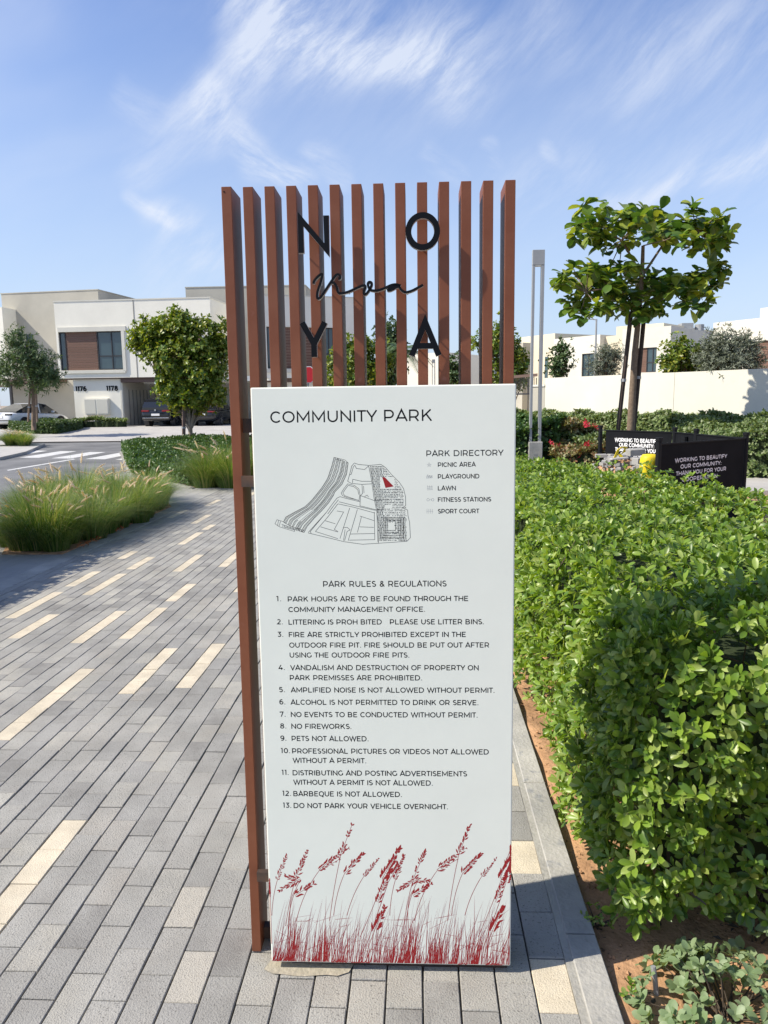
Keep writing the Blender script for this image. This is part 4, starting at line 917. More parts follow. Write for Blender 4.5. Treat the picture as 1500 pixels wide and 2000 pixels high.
def finish(t, P, A, k, size, m, V=LEAF_V, Fc=LEAF_F, spread=.95):
    leaves_mesh('crown', rosettes(P, A, k, size, spread, .3), M[m], V, Fc, parent=t)
def blob(u, v, Y, ru, rv, rd=None, Yo=0):
    c = at(u, v, Y+Yo); s = Y/F; return ((c.x, c.y, c.z), (ru*s, (rd or ru)*s, rv*s))
# leafy tree on the island
Y = 28.4; g = gr(372, 868, 0)
pts = [at(373, 870, Y), at(372, 845, Y), at(371, 825, Y)]
t, P, A = tree('leafy_tree', 'round leafy tree with forked pale trunk on the road island', g, [p for p in pts], [.11, .09, .085],
    [blob(300, 655, Y, 36, 30), blob(345, 635, Y, 40, 24), blob(395, 665, Y, 42, 38), blob(335, 700, Y, 50, 34), blob(385, 725, Y, 50, 40), blob(345, 758, Y, 36, 32), blob(415, 700, Y, 26, 44), blob(285, 668, Y, 26, 20), blob(370, 780, Y, 34, 22), blob(430, 660, Y, 16, 34), blob(408, 770, Y, 30, 26)], 420, 11, .19, 'treeleaf', 'greybark', sig=.15)
MB().tube([at(371, 826, Y), at(362, 806, Y), at(352, 780, Y)], [.07, .055, .04], 7).tube([at(371, 826, Y), at(381, 802, Y), at(390, 770, Y)], [.07, .055, .04], 7).build('fork', M['greybark'], t, smooth=True)
finish(t, P, A, 5, .175, 'treeleaf')
def stakes(label, pairs, Y, r, m='stake', group=None):
    for (a, b_) in pairs:
        pa, pb = at(*a, Y), at(*b_, Y); o = MB().tube([pa, pb], r, 7)
        t = thing('tree_stake', label, 'stake', pa, group); o.build('pole', M[m], t)
        q = pa.lerp(pb, .45); MB().tube([q-Vector((0, 0, .03)), q+Vector((0, 0, .03))], r*1.25, 7).build('tie_band', M['steel'], t)
stakes('short dark stake left of the trunk of the island tree', [((359, 868), (359, 795))], 27.9, .07, 'soffit')
# fine tree by the white car
Y = 36; g = at(66, 824, Y)
t, P, A = tree('fine_leaved_tree', 'dark fine-leaved young tree in front of the white car', g, [at(66, 840, Y), at(66, 800, Y), at(65, 760, Y), at(63, 715, Y)], [.12, .11, .10, .07],
    [blob(58, 700, Y, 44, 26), blob(46, 672, Y, 26, 26), blob(85, 720, Y, 34, 22), blob(30, 720, Y, 34, 26), blob(100, 735, Y, 22, 12), blob(20, 740, Y, 20, 14), blob(70, 755, Y, 24, 12), blob(38, 655, Y, 12, 14)], 120, 14, .14, 'darkleaf', sig=.2)
finish(t, P, A, 6, .20, 'darkleaf', SLIM_V, SLIM_F)
stakes('thin stake left of the trunk of the young tree by the white car', [((55, 824), (59, 760))], 35.8, .05, 'bark'); stakes('thin stake right of the trunk of the young tree by the white car', [((73, 824), (70, 755))], 35.8, .05, 'bark')
# trees seen between the slats
Y = 34
t, P, A = tree('street_tree', 'bushy green tree seen between the sign slats above the letter Y side', gr(700, 850), [at(700, 850, Y), at(700, 760, Y)], [.12, .08], [blob(690, 700, Y, 34, 44), blob(735, 700, Y, 26, 40), blob(705, 740, Y, 44, 30), blob(652, 735, Y, 14, 40)], 110, 12, .16, 'treeleaf', sig=.2); finish(t, P, A, 5, .20, 'treeleaf')
Y = 36
t, P, A = tree('street_tree', 'tall dark green tree behind the middle slats', gr(762, 850), [at(762, 850, Y), at(762, 720, Y)], [.12, .08], [blob(762, 650, Y, 16, 28), blob(764, 690, Y, 22, 24), blob(755, 725, Y, 24, 20)], 60, 12, .16, 'darkleaf', sig=.2); finish(t, P, A, 5, .24, 'darkleaf')
Y = 27
t, P, A = tree('street_tree', 'leafy tree seen at the right end of the slats beside the metal gate', gr(978, 850), [at(980, 850, Y), at(978, 740, Y)], [.10, .06], [blob(975, 655, Y, 22, 26), blob(985, 690, Y, 34, 26), blob(1010, 700, Y, 22, 28), blob(945, 672, Y, 24, 12), blob(1000, 740, Y, 26, 22), blob(972, 730, Y, 22, 26)], 90, 11, .14, 'treeleaf', sig=.15); finish(t, P, A, 5, .15, 'treeleaf')
Y = 30
t, P, A = tree('small_tree', 'small dark tree seen through a slat gap right of the letter A', gr(888, 850), [at(888, 850, Y), at(887, 740, Y)], [.06, .04], [blob(886, 712, Y, 12, 16), blob(889, 740, Y, 14, 20)], 24, 10, .14, 'darkleaf', sig=.14); finish(t, P, A, 5, .15, 'darkleaf')
def palm(label, base, crown, Y, fr, n):
    t = thing('palm_tree', label, 'palm tree', base); MB().tube([base, (base+crown)/2, crown], [.2, .17, .16], 9).build('trunk', M['bark'], t, smooth=True)
    for i in range(n):
        a = 2*PI*i/n+random.uniform(-.2, .2); e = random.uniform(.1, 1.2); L_ = fr*random.uniform(.8, 1.1); b = MB(); sp_ = []
        f = lambda s: crown+Vector((math.cos(a)*math.cos(e)*s*L_, math.sin(a)*math.cos(e)*s*L_, math.sin(e)*s*L_-.75*L_*s*s))
        b.tube([f(s/6) for s in range(7)], [.02, .018, .015, .012, .01, .007, .004], 4)
        for j in range(34):
            s = .12+.86*j/34; p = f(s); d = (f(min(1, s+.02))-p).normalized(); sd_ = d.cross(Vector((0, 0, 1))).normalized(); l = .45*math.sin(PI*min(1, s*.8+.15))
            for sg in (-1, 1):
                q = p+sd_*sg*l*.7+d*l*.5+Vector((0, 0, -.25*l)); w = d*.018; b.add([p-w, p+w, q], [(0, 1, 2)])
        b.build('frond', M['darkleaf'], t)
palm('palm tree with drooping fronds seen between the slats near the letter A', gr(785, 850), at(780, 690, 33), 33, 1.7, 18)
# broad-leaved tree on the right
Y = 15.9; g = at(1231, 850, Y); g.z = -.03
t = thing('broad_leaved_tree', 'young broad-leaved tree with a tiered crown behind the black banners', 'tree', g)
tr = [at(1229, 905, Y), at(1232, 840, Y), at(1236, 760, Y), at(1240, 690, Y), at(1247, 620, Y), at(1254, 540, Y), at(1256, 480, Y)]
MB().tube(tr, [.095, .088, .075, .066, .055, .045, .035], 10).build('trunk', M['bark'], t, smooth=True)
tips = [(1130, 435), (1150, 425), (1172, 418), (1195, 412), (1218, 408), (1125, 455), (1148, 462), (1170, 450), (1195, 440), (1220, 435), (1245, 420), (1268, 415), (1290, 425), (1310, 432), (1338, 428), (1352, 400), (1360, 425), (1385, 430), (1405, 415), (1398, 445), (1412, 460), (1380, 465), (1355, 468), (1330, 455), (1300, 455), (1270, 450), (1222, 470), (1185, 480), (1400, 480), (1240, 440), (1325, 440), (1165, 435), (1235, 412), (1375, 445),
        (1118, 520), (1100, 535), (1098, 550), (1150, 520), (1170, 535), (1190, 520), (1210, 515), (1160, 560), (1185, 560), (1210, 550), (1230, 545), (1145, 545), (1140, 580), (1165, 590), (1190, 585), (1215, 575), (1120, 590), (1135, 605), (1195, 605), (1222, 595), (1240, 580), (1200, 565), (1175, 545), (1230, 520),
        (1280, 540), (1300, 550), (1320, 560), (1345, 545), (1365, 530), (1385, 525), (1408, 525), (1405, 550), (1380, 560), (1355, 575), (1372, 585), (1290, 560), (1285, 590), (1340, 590), (1265, 560), (1325, 540), (1390, 505), (1365, 555), (1308, 530), (1272, 588), (1255, 600)]
C = []; 
for (u, v) in tips:
    side = abs(u-1255)/160; C.append(at(u, v-2, Y+random.uniform(-1, 1)*(1.15-.6*side)))
b = MB()
hubs = [tr[6], tr[5], at(1215, 470, Y), at(1300, 470, Y+.2), at(1200, 560, Y-.2), at(1310, 565, Y), at(1170, 445, Y), at(1360, 450, Y), at(1365, 560, Y), at(1145, 570, Y)]
b.tube([tr[5], hubs[2], hubs[6]], [.03, .022, .015], 6).tube([tr[5], hubs[3], hubs[7]], [.03, .022, .015], 6).tube([tr[4], hubs[4], hubs[9]], [.03, .022, .015], 6).tube([at(1240, 640, Y), at(1262, 590, Y), hubs[5], hubs[8]], [.04, .032, .022, .015], 6)
for c in C:
    hb = min(hubs, key=lambda q: (q-c).length); b.tube([hb, hb.lerp(c, .6)+Vector((0, 0, -.05)), c-Vector((0, 0, .03))], [.014, .010, .007], 5)
b.build('branches', M['bark'], t, smooth=True, kind='stuff')
cn = np.array([tuple(c) for c in C]); ax = np.array([(random.uniform(-.35, .35), random.uniform(-.4, .3), 1) for _ in C])
BV = RND_V*np.array([1.7, 1, 1.4])
ex_ = cn+rng.normal(0, 1, cn.shape)*np.array([.16, .22, .09]); cn = np.concatenate([cn, ex_]); ax = np.concatenate([ax, ax+rng.normal(0, .2, ax.shape)])
T = rosettes(cn, ax, 10, .275, 1.62, .50)
leaf_parts(T[:298], M['bigleaf'], t, V=BV, Fc=RND_F); leaves_mesh('crown', T[298:], M['bigleaf'], BV, RND_F, parent=t)
stakes('dark leaning stake left of the broad-leaved tree trunk', [((1206, 850), (1233, 608))], 15.6, .045)
stakes('dark stake right of the broad-leaved tree trunk', [((1237, 850), (1260, 596))], 15.9, .045)

# ================================================================== RIGHT SIDE: wall, beds, houses
def gw(u, v, Yd): p = at(u, v, Yd); return p
W0, W1 = at(1065, 738, 23.0), at(1500, 720, 17.14); wd = Vector((W1.x-W0.x, W1.y-W0.y, 0)).normalized(); wn_ = Vector((wd.y, -wd.x, 0))   # wn_ points to the camera side
zt = (W0.z+W1.z)/2
wall = thing('garden_wall', 'long cream rendered garden wall behind the bed hedge', 'wall', (W0.x, W0.y, 0))
for s0, s1 in ((0, 4.62), (4.63, 9.8), (9.81, 15.)):
    o = W0+wd*s0; o.z = -.2; MB().slab(o, wd*(s1-s0), wn_*-.22, (0, 0, zt+.2)).build('wall_panel', M['wallr'], wall)
o = W0+wd*-.55; o.z = -.2; q = thing('gate_pillar', 'grey pillar between the garden wall and the metal gate', 'pillar', (o.x, o.y, 0)); MB().slab(o, wd*.54, wn_*-.5, (0, 0, zt-.05)).build('pillar_body', M['beige'], q); MB().slab(o+Vector((0, 0, zt-.05))-wd*.03+wn_*.03, wd*.58, wn_*-.56, (0, 0, .06)).build('cap', M['wallr'], q)
gt = thing('metal_gate', 'dark metal gate with upright bars left of the garden wall', 'gate', at(1028, 800, 24))
ga, gb = at(1004, 735, 25.4), at(1050, 733, 23.6); gd = (gb-ga); gd.z = 0; L_ = gd.length; gd.normalize()
MB().slab((ga.x, ga.y, ga.z-.06), gd*L_, (0, .06, 0), (0, 0, .09)).build('top_rail', M['soffit'], gt); MB().slab((ga.x, ga.y, ga.z-.62), gd*L_, (0, .06, 0), (0, 0, .05)).build('middle_rail', M['frame'], gt)
for i in range(int(L_/.11)): MB().slab((ga.x+gd.x*i*.11, ga.y+gd.y*i*.11+.02, ga.z-.60), gd*.03, (0, .02, 0), (0, 0, .55)).build('bar', M['frame'], gt)
for s in (.62, .78, .95): p = ga+gd*L_*s; MB().slab((p.x, p.y, -.1), gd*.05, (0, .05, 0), (0, 0, ga.z)).build('gate_post', M['frame'], gt)
gp_ = thing('entrance_wall', 'white entrance wall under the metal gate rail', 'wall', (ga.x, ga.y, 0)); MB().slab((ga.x-1.5, ga.y+.5, -.2), gd*(L_*.62+1.4), (0, .2, 0), (0, 0, ga.z-.45)).build('wall_panel', M['wallr'], gp_)
# hedge masses along the wall
def strip_poly(s0, s1, d0, d1):
    return [tuple((W0+wd*s+wn_*d)[:2]) for s, d in ((s0, d0), (s1, d0), (s1, d1), (s0, d1))]
cover_mass('bed_hedge', 'long loose hedge along the foot of the cream garden wall', strip_poly(-4, 13.5, .35, 1.7), 1.22, 6400, .10, 'farhedge', cat='hedge', und_=.10, k=5)
def poly_r(u, v, z, r, Yc=None):
    p = gr(u, v, z) if Yc is None else at(u, v, Yc); return [(p.x+r*math.cos(a)*random.uniform(.85, 1.15), p.y+r*math.sin(a)*random.uniform(.85, 1.15)) for a in [j*PI/4 for j in range(8)]]
cover_mass('flowering_shrub', 'reddish shrub with red bracts right of the twin-post lamp', poly_r(1100, 830, 0, 1.05, 16.6), 1.05, 1500, .09, 'shrub', cat='shrub', und_=.12, k=5)
cover_mass('flowering_shrub', 'reddish flowering shrub just left of the rear banner post', poly_r(1150, 850, 0, .8, 14.9), .72, 1000, .08, 'shrub', cat='shrub', und_=.1, k=5)
cover_mass('leafy_shrub', 'dense dark green shrub between the sign and the lamp base', poly_r(1012, 850, 0, 1.0, 16.0), 1.15, 1500, .10, 'ivybed', cat='shrub', und_=.1, k=5)
cover_mass('flowering_shrub', 'shrub with red flowers at the right edge beyond the banners', poly_r(1510, 900, 0, .9, 15.8), .55, 900, .08, 'shrub', cat='shrub', und_=.1, k=5)
cover_mass('silver_shrub', 'pale silvery shrub mass behind the banners at right', poly_r(1440, 860, 0, 1.3, 15.6), 1.05, 1800, .08, 'farhedge', cat='shrub', und_=.12, k=5)
cover_mass('leafy_shrub', 'green shrub behind the rear banner around the tree stakes', poly_r(1260, 850, 0, 1.6, 15.6), .85, 2000, .09, 'farhedge', cat='shrub', und_=.1, k=5)
low = [(1.0, 9.6), (1.6, 8.3), (3.1, 8.9), (2.9, 11.0), (3.4, 13.6), (2.4, 15.2), (1.0, 15)]
cover_mass('groundcover_shrubs', 'dark low planting between the hedge and the lamp', low, .30, 1500, .07, 'ivybed', k=4, und_=.08)
def flowers(label, pts, Y):
    P = np.array([tuple(at(u+random.gauss(0, s), v+random.gauss(0, s*.8), Y+random.uniform(-.2, .1))) for (u, v, s, n) in pts for _ in range(n)])
    t = thing('flower_cluster', label, 'flowers', tuple(P.mean(0))); leaves_mesh('bracts', rosettes(P, rand_dirs(len(P))+np.array([0, -.6, .5]), 4, .055, 1., .3), M['flower'], parent=t)
flowers('red flowers on the shrub left of the rear banner', [(1144, 830, 4, 10), (1165, 832, 3, 4), (1145, 868, 4, 12), (1160, 872, 4, 8), (1133, 886, 4, 8), (1085, 865, 6, 3)], 14.5)
flowers('red flowers low at the right edge beyond the banners', [(1470, 912, 7, 10), (1490, 905, 5, 8), (1476, 896, 5, 5)], 14.9)
cover_mass('lawn_strip', 'narrow strip of turf beside the concrete path at the right edge', [(5.4, 15.0), (14, 15.5), (14, 15.9), (5.4, 15.6)], .19, 700, .05, 'ivybed', cat='lawn', k=4, und_=.01, V=SLIM_V, Fc=SLIM_F)
# trees behind the wall
def small(name, label, u, vb, Y, bl, n, npr, k, size, m, V=LEAF_V, Fc=LEAF_F, sig=.12):
    t, P, A = tree(name, label, gr(u, 880) if False else tuple(Vector((at(u, vb, Y).x, at(u, vb, Y).y, 0))), [Vector((at(u, vb, Y).x, at(u, vb, Y).y, 0)), at(u, vb-10, Y)], [.05, .03], bl, n, npr, size, m, sig=sig); finish(t, P, A, k, size, m, V, Fc)
small('small_tree', 'thin dark-leaved tree above the wall by the narrow window', 1095, 735, 26, [blob(1096, 690, 26, 14, 20), blob(1100, 715, 26, 16, 18), blob(1088, 720, 26, 14, 14)], 50, 7, 5, .12, 'darkleaf')
small('small_tree', 'wispy grey-green tree above the wall in front of the curtained window', 1182, 735, 24, [blob(1182, 705, 24, 26, 22), blob(1190, 690, 24, 18, 12), blob(1175, 722, 24, 24, 12)], 90, 9, 6, .10, 'greybush', SLIM_V, SLIM_F)
small('small_tree', 'yellow-green leafy tree above the wall left of the grey feathery tree', 1340, 725, 20, [blob(1330, 680, 20, 24, 16), blob(1350, 700, 20, 26, 20), blob(1310, 708, 20, 18, 14), blob(1340, 715, 20, 34, 12)], 80, 8, 5, .12, 'treeleaf')
small('small_tree', 'wide grey feathery tree above the wall at the right', 1425, 725, 18.8, [blob(1425, 675, 18.8, 40, 26), blob(1395, 695, 18.8, 30, 24), blob(1455, 690, 18.8, 28, 26), blob(1425, 712, 18.8, 54, 14)], 190, 11, 6, .10, 'greybush', SLIM_V, SLIM_F)
# ================================================================== BANNERS round the pit
bn = thing('banner_barrier', 'square barrier of black banners reading WORKING TO BEAUTIFY OUR COMMUNITY', 'barrier', (at(1287, 868, 9.1).x, 9.1, 0))
cA, cB, cC, cD = at(1287, 868, 9.1), at(1457, 857, 10.2), at(1318, 842, 12.1), at(1173, 838, 13.2)
HZ = 1.10
for p in (cA, cB, cC, cD): p.z = HZ
cE = cC.lerp(cB, .34)
def flagp(p, q, name='banner', t0=.045, t1=.045):
    d = (q-p); d.z = 0; L_ = d.length; d.normalize(); n = Vector((d.y, -d.x, 0)); a = p+d*t0
    MB().slab((a.x, a.y, .02), d*(L_-t0-t1), n*.008, (0, 0, HZ-.02)).build(name, M['banner'], bn)
    MB().slab((p.x, p.y, HZ), d*L_, n*.02, (0, 0, .018)).build('top_rail', M['post'], bn)
    return p, d, n, L_
fA = flagp(cA, cB); fB = flagp(cD, cC, t0=.12); fC = flagp(cC, cB)
for p in (cA, cB, cC, cD, cE): MB().tube([(p.x, p.y, -.05), (p.x, p.y, HZ+.07)], .036, 10).tube([(p.x, p.y, HZ+.05), (p.x, p.y, HZ+.09)], .044, 10).build('post', M['post'], bn)
p = at(1342, 852, 11.6); MB().tube([(p.x, p.y+.1, -.05), (p.x, p.y+.1, HZ-.04)], .05, 10).build('post', M['post'], bn)
def banner_text(fr, rows, side=.010):
    p, d, n, L_ = fr; b = MB()
    for (t, c, w, zb, cap) in rows:
        x0 = c-w/2
        write(b, t, x0, x0+w, zb, cap, .235, lambda x, y, dd: tuple(p+d*x+n*(side+dd)+Vector((0, 0, y-HZ))), 0)
    b.build('banner_text', M['white'], bn)
LA = fA[3]
def onf(fr, u, v):                       # position of a photo point on a banner: (distance along, height)
    p, d, n, L_ = fr; r = Vector(ray(u, v).tolist()); o = Vector((0, 0, EYE)); t = ((p-o).dot(n))/r.dot(n); q = o+r*t; return (q-p).dot(d), q.z
def trow(fr, t, ul, ur, vt, vb):
    a, z1 = onf(fr, ul, vb); b_, _ = onf(fr, ur, vb); _, z2 = onf(fr, ul, vt); return (t, (a+b_)/2, b_-a, (z1+onf(fr, ur, vb)[1])/2, z2-z1)
banner_text(fA, [trow(fA, 'WORKING TO BEAUTIFY', 1317, 1418, 891, 898.5), trow(fA, 'OUR COMMUNITY:', 1328, 1407, 903.5, 911), trow(fA, 'THANK YOU FOR YOUR', 1319, 1416, 916, 923.5), trow(fA, 'COOPERATION', 1331, 1399, 929, 936.5)])
banner_text(fB, [trow(fB, 'WORKING TO BEAUTIFY', 1201.5, 1286.5, 857, 864), trow(fB, 'OUR COMMUNITY:', 1210, 1278, 866.5, 873.5), trow(fB, 'THANK YOU FOR YOUR', 1202, 1286, 876, 883), trow(fB, 'COOPERATION', 1212, 1276, 885.5, 892)])
# rubble, blocks and yellow things inside the barrier
def block(label, u, v, Y, s, rz, group=None, m='slab', name='concrete_block'):
    p = at(u, v, Y); t = thing(name, label, 'block', p, group, rot=(random.uniform(-.12, .12), random.uniform(-.12, .12), rz))
    MB().cbox((-s[0]/2, -s[1]/2, 0), (s[0]/2, s[1]/2, s[2]), .006).build('block_body', M[m], t, local=True, bevel=.004)
c = at(1222, 905, 11.15); mound = MB()
def mh(x, y): return max(0., .80*(1-(math.hypot((x-c.x)/.95, (y-c.y)/.85))**2.2))
for i in range(150):
    x, y = c.x+random.gauss(0, .36), c.y+random.gauss(0, .3); r = random.uniform(.03, .09); a = random.random()*PI; zz = mh(x, y)-.03
    mound.slab((x, y, zz), (r*math.cos(a), r*math.sin(a), random.uniform(-.03, .03)), (-r*math.sin(a), r*math.cos(a), 0), (0, 0, r*.6))
mp_ = MB(); vs = [(c.x+k/8*.95*math.cos(a)*random.uniform(.95, 1.05), c.y+k/8*.85*math.sin(a), mh(c.x+k/8*.95, c.y)-.04+random.uniform(-.015, .015)) for k in range(9) for a in [j*PI/10 for j in range(20)]]
mp_.add(vs, [(k*20+j, k*20+(j+1) % 20, (k+1)*20+(j+1) % 20, (k+1)*20+j) for k in range(8) for j in range(20)])
tag(mp_.build('soil_mound', M['sand']), kind='stuff')
tag(mound.build('rubble_heap', M['slab']), kind='stuff')
block('pale concrete block lying on top of the rubble heap', 1241, 889, 10.5, (.22, .16, .09), .15, m='kerb')
block('grey paver lying left of the yellow strap on the rubble', 1174, 893, 11.6, (.17, .11, .05), -.1)
block('rounded grey stone lump beside the left paver on the rubble', 1193, 893, 11.6, (.09, .09, .05), .4, m='kerb')
block('flat pale slab below the yellow strap', 1209, 897, 10.9, (.24, .14, .025), .05, m='drive')
block('small brown grey block at the right slope of the rubble', 1247, 907, 10.3, (.14, .12, .09), .5)
block('tilted broken paver low on the rubble', 1255, 917, 10.0, (.16, .12, .07), .9, m='kerb')
# yellow bucket
p = at(1268, 916, 9.9); t = thing('yellow_bucket', 'bright yellow sack-like bucket between the rubble and the front banner', 'bucket', p)
b = MB(); n = 18; rings = [(-.14, .125), (-.06, .135), (.0, .145), (.12, .155), (.18, .15), (.225, .12), (.235, .05)]
vs = [(r*(1+.07*math.sin(3*a+z*14)+.04*math.sin(7*a))*math.cos(a), r*(1+.06*math.sin(2*a+1))*math.sin(a), z) for z, r in [(z_*.85, r_*.8) for z_, r_ in rings] for a in [2*PI*i/n for i in range(n)]]
b.add(vs, [(j*n+i, j*n+(i+1) % n, (j+1)*n+(i+1) % n, (j+1)*n+i) for j in range(len(rings)-1) for i in range(n)]+[tuple((len(rings)-1)*n+i for i in range(n))])
b.build('bucket_body', M['yellow'], t, local=True, smooth=True)
MB().tube([(-.1, -.12, .05), (-.02, -.16, .0), (.04, -.15, .06)], .006, 5).build('handle', M['ink'], t, local=True)
p = at(1210, 892, 11.0); t = thing('yellow_strap', 'crumpled yellow strap standing on the rubble in front of the rear banner', 'strap', p)
b = MB(); pts = [Vector((-.09, 0, -.06)), Vector((-.05, .01, .02)), Vector((-.02, 0, .10)), Vector((.03, -.02, .14)), Vector((.09, 0, .12)), Vector((.06, .02, .05)), Vector((.0, .01, .03)), Vector((.05, 0, -.04))]
for i in range(len(pts)-1): b.slab(pts[i]-Vector((.02, .01, .0)), pts[i+1]-pts[i], (.045, .01, .01), (0, .012, .004))
b.build('strap_band', M['yellow'], t, local=True)

# ================================================================== LAMPS, POSTS, SIGN
def twin_lamp(label, uL, uR, vtop, Y, headv, base=None):
    pl, pr_ = at(uL, vtop, Y), at(uR, vtop, Y); w = pr_.x-pl.x; t = thing('path_lamp', label, 'lamp', (pl.x, Y, 0)); k = w/.32
    hz = pl.z-(headv/F*Y)
    MB().box((pl.x, Y-.06, hz), (pr_.x, Y+.06, pl.z)).build('lamp_head', M['steel'], t, bevel=.004)
    MB().box((pl.x+.07*k, Y-.05, hz-.02), (pr_.x-.07*k, Y+.05, hz-.001)).build('lens', M['lens'], t)
    for a, b_ in ((pl.x, pl.x+.068*k), (pr_.x-.085*k, pr_.x)): MB().box((a, Y-.055, -.1), (b_, Y+.055, hz-.002)).build('upright', M['steel'], t, bevel=.004)
    if base: MB().box((pl.x-.02, Y-.14, -.1), (pr_.x+.02, Y+.14, base)).build('concrete_base', M['kerb'], t, bevel=.01)
twin_lamp('tall twin-post path lamp with a box head right of the sign', 1040, 1063.5, 489, 15.2, 27, .80)
twin_lamp('far twin-post path lamp seen just under the letter A', 843.5, 850, 702, 40, 6)
def street_lamp(label, u, vt, Y, arm=-1):
    p = at(u, vt, Y); t = thing('street_lamp', label, 'street lamp', (p.x, p.y, 0)); MB().tube([(p.x, p.y, 0), (p.x, p.y, p.z)], [.10, .06], 8).build('pole', M['steel'], t)
    MB().tube([(p.x, p.y, p.z-.05), (p.x+arm*.45, p.y, p.z)], .035, 6).box((p.x+arm*.75-.15, p.y-.1, p.z-.03), (p.x+arm*.75+.3, p.y+.1, p.z+.05)).build('lamp_arm', M['steel'], t)
street_lamp('thin far street lamp rising between the houses on the right', 1165, 623, 52)
p = at(601, 732, 30); t = thing('stop_sign', 'red octagonal traffic sign glimpsed through the second gap of the slats', 'traffic sign', (p.x, 30, 0))
oc = [(p.x+.36*math.cos(a+PI/8), p.z+.36*math.sin(a+PI/8)) for a in [i*PI/4 for i in range(8)]]; ic_ = [(p.x+.33*math.cos(a+PI/8), p.z+.33*math.sin(a+PI/8)) for a in [i*PI/4 for i in range(8)]]
b = MB(); b.add([(x, 30, z) for x, z in oc]+[(x, 30.02, z) for x, z in oc], [tuple(range(8)), tuple(range(15, 7, -1))]+[(i, i+8, (i+1) % 8+8, (i+1) % 8) for i in range(8)]); b.build('sign_rim', M['white'], t)
MB().add([(x, 29.99, z) for x, z in ic_], [tuple(range(8))]).build('sign_face', M['redsign'], t)
MB().tube([(p.x, 30.06, -.1), (p.x, 30.06, p.z)], .035, 8).build('pole', M['steel'], t)
p = gr(1.5, 832, 0); t = thing('white_post', 'white post at the extreme left edge beside the white car', 'post', (p.x, p.y, 0)); MB().box((p.x-.10, p.y-.05, -.1), (p.x+.10, p.y+.05, 2.1)).build('post_body', M['white'], t)

# ================================================================== HOUSES
class Fac:
    """a facade: vertical plane through two plan points, built in (s, z) on it"""
    def __init__(s, a, b_, house):
        s.a = Vector((a.x, a.y, 0)); d = Vector((b_.x-a.x, b_.y-a.y, 0)); s.L = d.length; s.d = d.normalized(); s.n = Vector((s.d.y, -s.d.x, 0)); s.h = house
    def sz(s, u, v):
        r = Vector(ray(u, v).tolist()); o = Vector((0, 0, EYE)); t = (s.a-o).dot(s.n)/r.dot(s.n); q = o+r*t; return (q-s.a).dot(s.d), q.z
    def slab(s, s0, s1, z0, z1, d0, d1, name, m, parent=None, mb=None, mi=0):
        o = s.a+s.d*s0+s.n*d0; b = mb or MB(); b.slab((o.x, o.y, z0), s.d*(s1-s0), s.n*(d1-d0), (0, 0, z1-z0), mi)
        return None if mb else b.build(name, M[m] if isinstance(m, str) else m, parent or s.h)
    def wall(s, s0, s1, z0, z1, depth, name='wall', m='render', holes=()):
        """solid block with recessed openings: pieces round the holes in front, body behind"""
        R = .18
        b = MB(); xs = sorted({s0, s1} | {h[0] for h in holes} | {h[1] for h in holes}); zs = sorted({z0, z1} | {h[2] for h in holes} | {h[3] for h in holes})
        for i in range(len(xs)-1):
            for j in range(len(zs)-1):
                cx, cz = (xs[i]+xs[i+1])/2, (zs[j]+zs[j+1])/2
                if any(h[0] < cx < h[1] and h[2] < cz < h[3] for h in holes): continue
                s.slab(xs[i], xs[i+1], zs[j], zs[j+1], -R, 0, '', '', mb=b)
        s.slab(s0, s1, z0, z1, -depth, -R-.001, '', '', mb=b)
        return b.build(name, M[m], s.h)
    def window(s, s0, s1, z0, z1, bars=(), hbar=None, rec=.15):
        f = MB(); w = .05
        for a in ((s0, s0+w, z0, z1), (s1-w, s1, z0, z1), (s0+w, s1-w, z0, z0+w), (s0+w, s1-w, z1-w, z1)): s.slab(*a, -rec, -rec+.06, '', '', mb=f)
        for q in bars: s.slab(s0+(s1-s0)*q-.03, s0+(s1-s0)*q+.03, z0+w, z1-w, -rec, -rec+.055, '', '', mb=f)
        if hbar: s.slab(s0+w, s1-w, z0+(z1-z0)*hbar-.03, z0+(z1-z0)*hbar+.03, -rec, -rec+.05, '', '', mb=f)
        fr = f.build('window', M['frame'], s.h); p = s.slab(s0+w*.6, s1-w*.6, z0+w*.6, z1-w*.6, -rec-.02, -rec+.01, 'pane', 'glass', parent=fr)
        return fr
    def planks(s, s0, s1, z0, z1, n, rec=.12):
        hgt = (z1-z0)/n
        for i in range(n): s.slab(s0, s1, z0+i*hgt+.006, z0+(i+1)*hgt-.006, -rec-.03, -rec+random.uniform(0, .006), 'plank', 'wood')
def T2(p): return Vector((p.x, p.y, 0))
# ---- house with carport, left
hl = thing('white_house', 'white two-storey house with brown cladding, numbers 1176 and 1178 and an open carport', 'house', (at(260, 800, 46).x, 46, 0))
f = Fac(at(113, 700, 46.2), at(415, 700, 45.6), hl)
z_top = f.sz(260, 586)[1]; z_mid = f.sz(260, 737)[1]
w0, wz0 = f.sz(119, 724); w1, wz1 = f.sz(237.5, 646)
e = f.L; holes = [(w0, w1, wz0, wz1)]
f.wall(0, e, z_mid, z_top, 4.2, 'upper_storey', 'render', holes)
for (a, b_) in (((113, 640), (246, 646)), ((119, 724.5), (246, 728))):
    p, q = f.sz(*a), f.sz(*b_); f.slab(max(.02, p[0]), q[0], min(p[1], q[1]), max(p[1], q[1]), .001, .08, 'window_surround', 'wallr')
p = f.sz(239, 680); f.slab(p[0], p[0]+.2, f.sz(239, 724.4)[1], f.sz(239, 646.1)[1], .001, .08, 'window_surround', 'wallr')
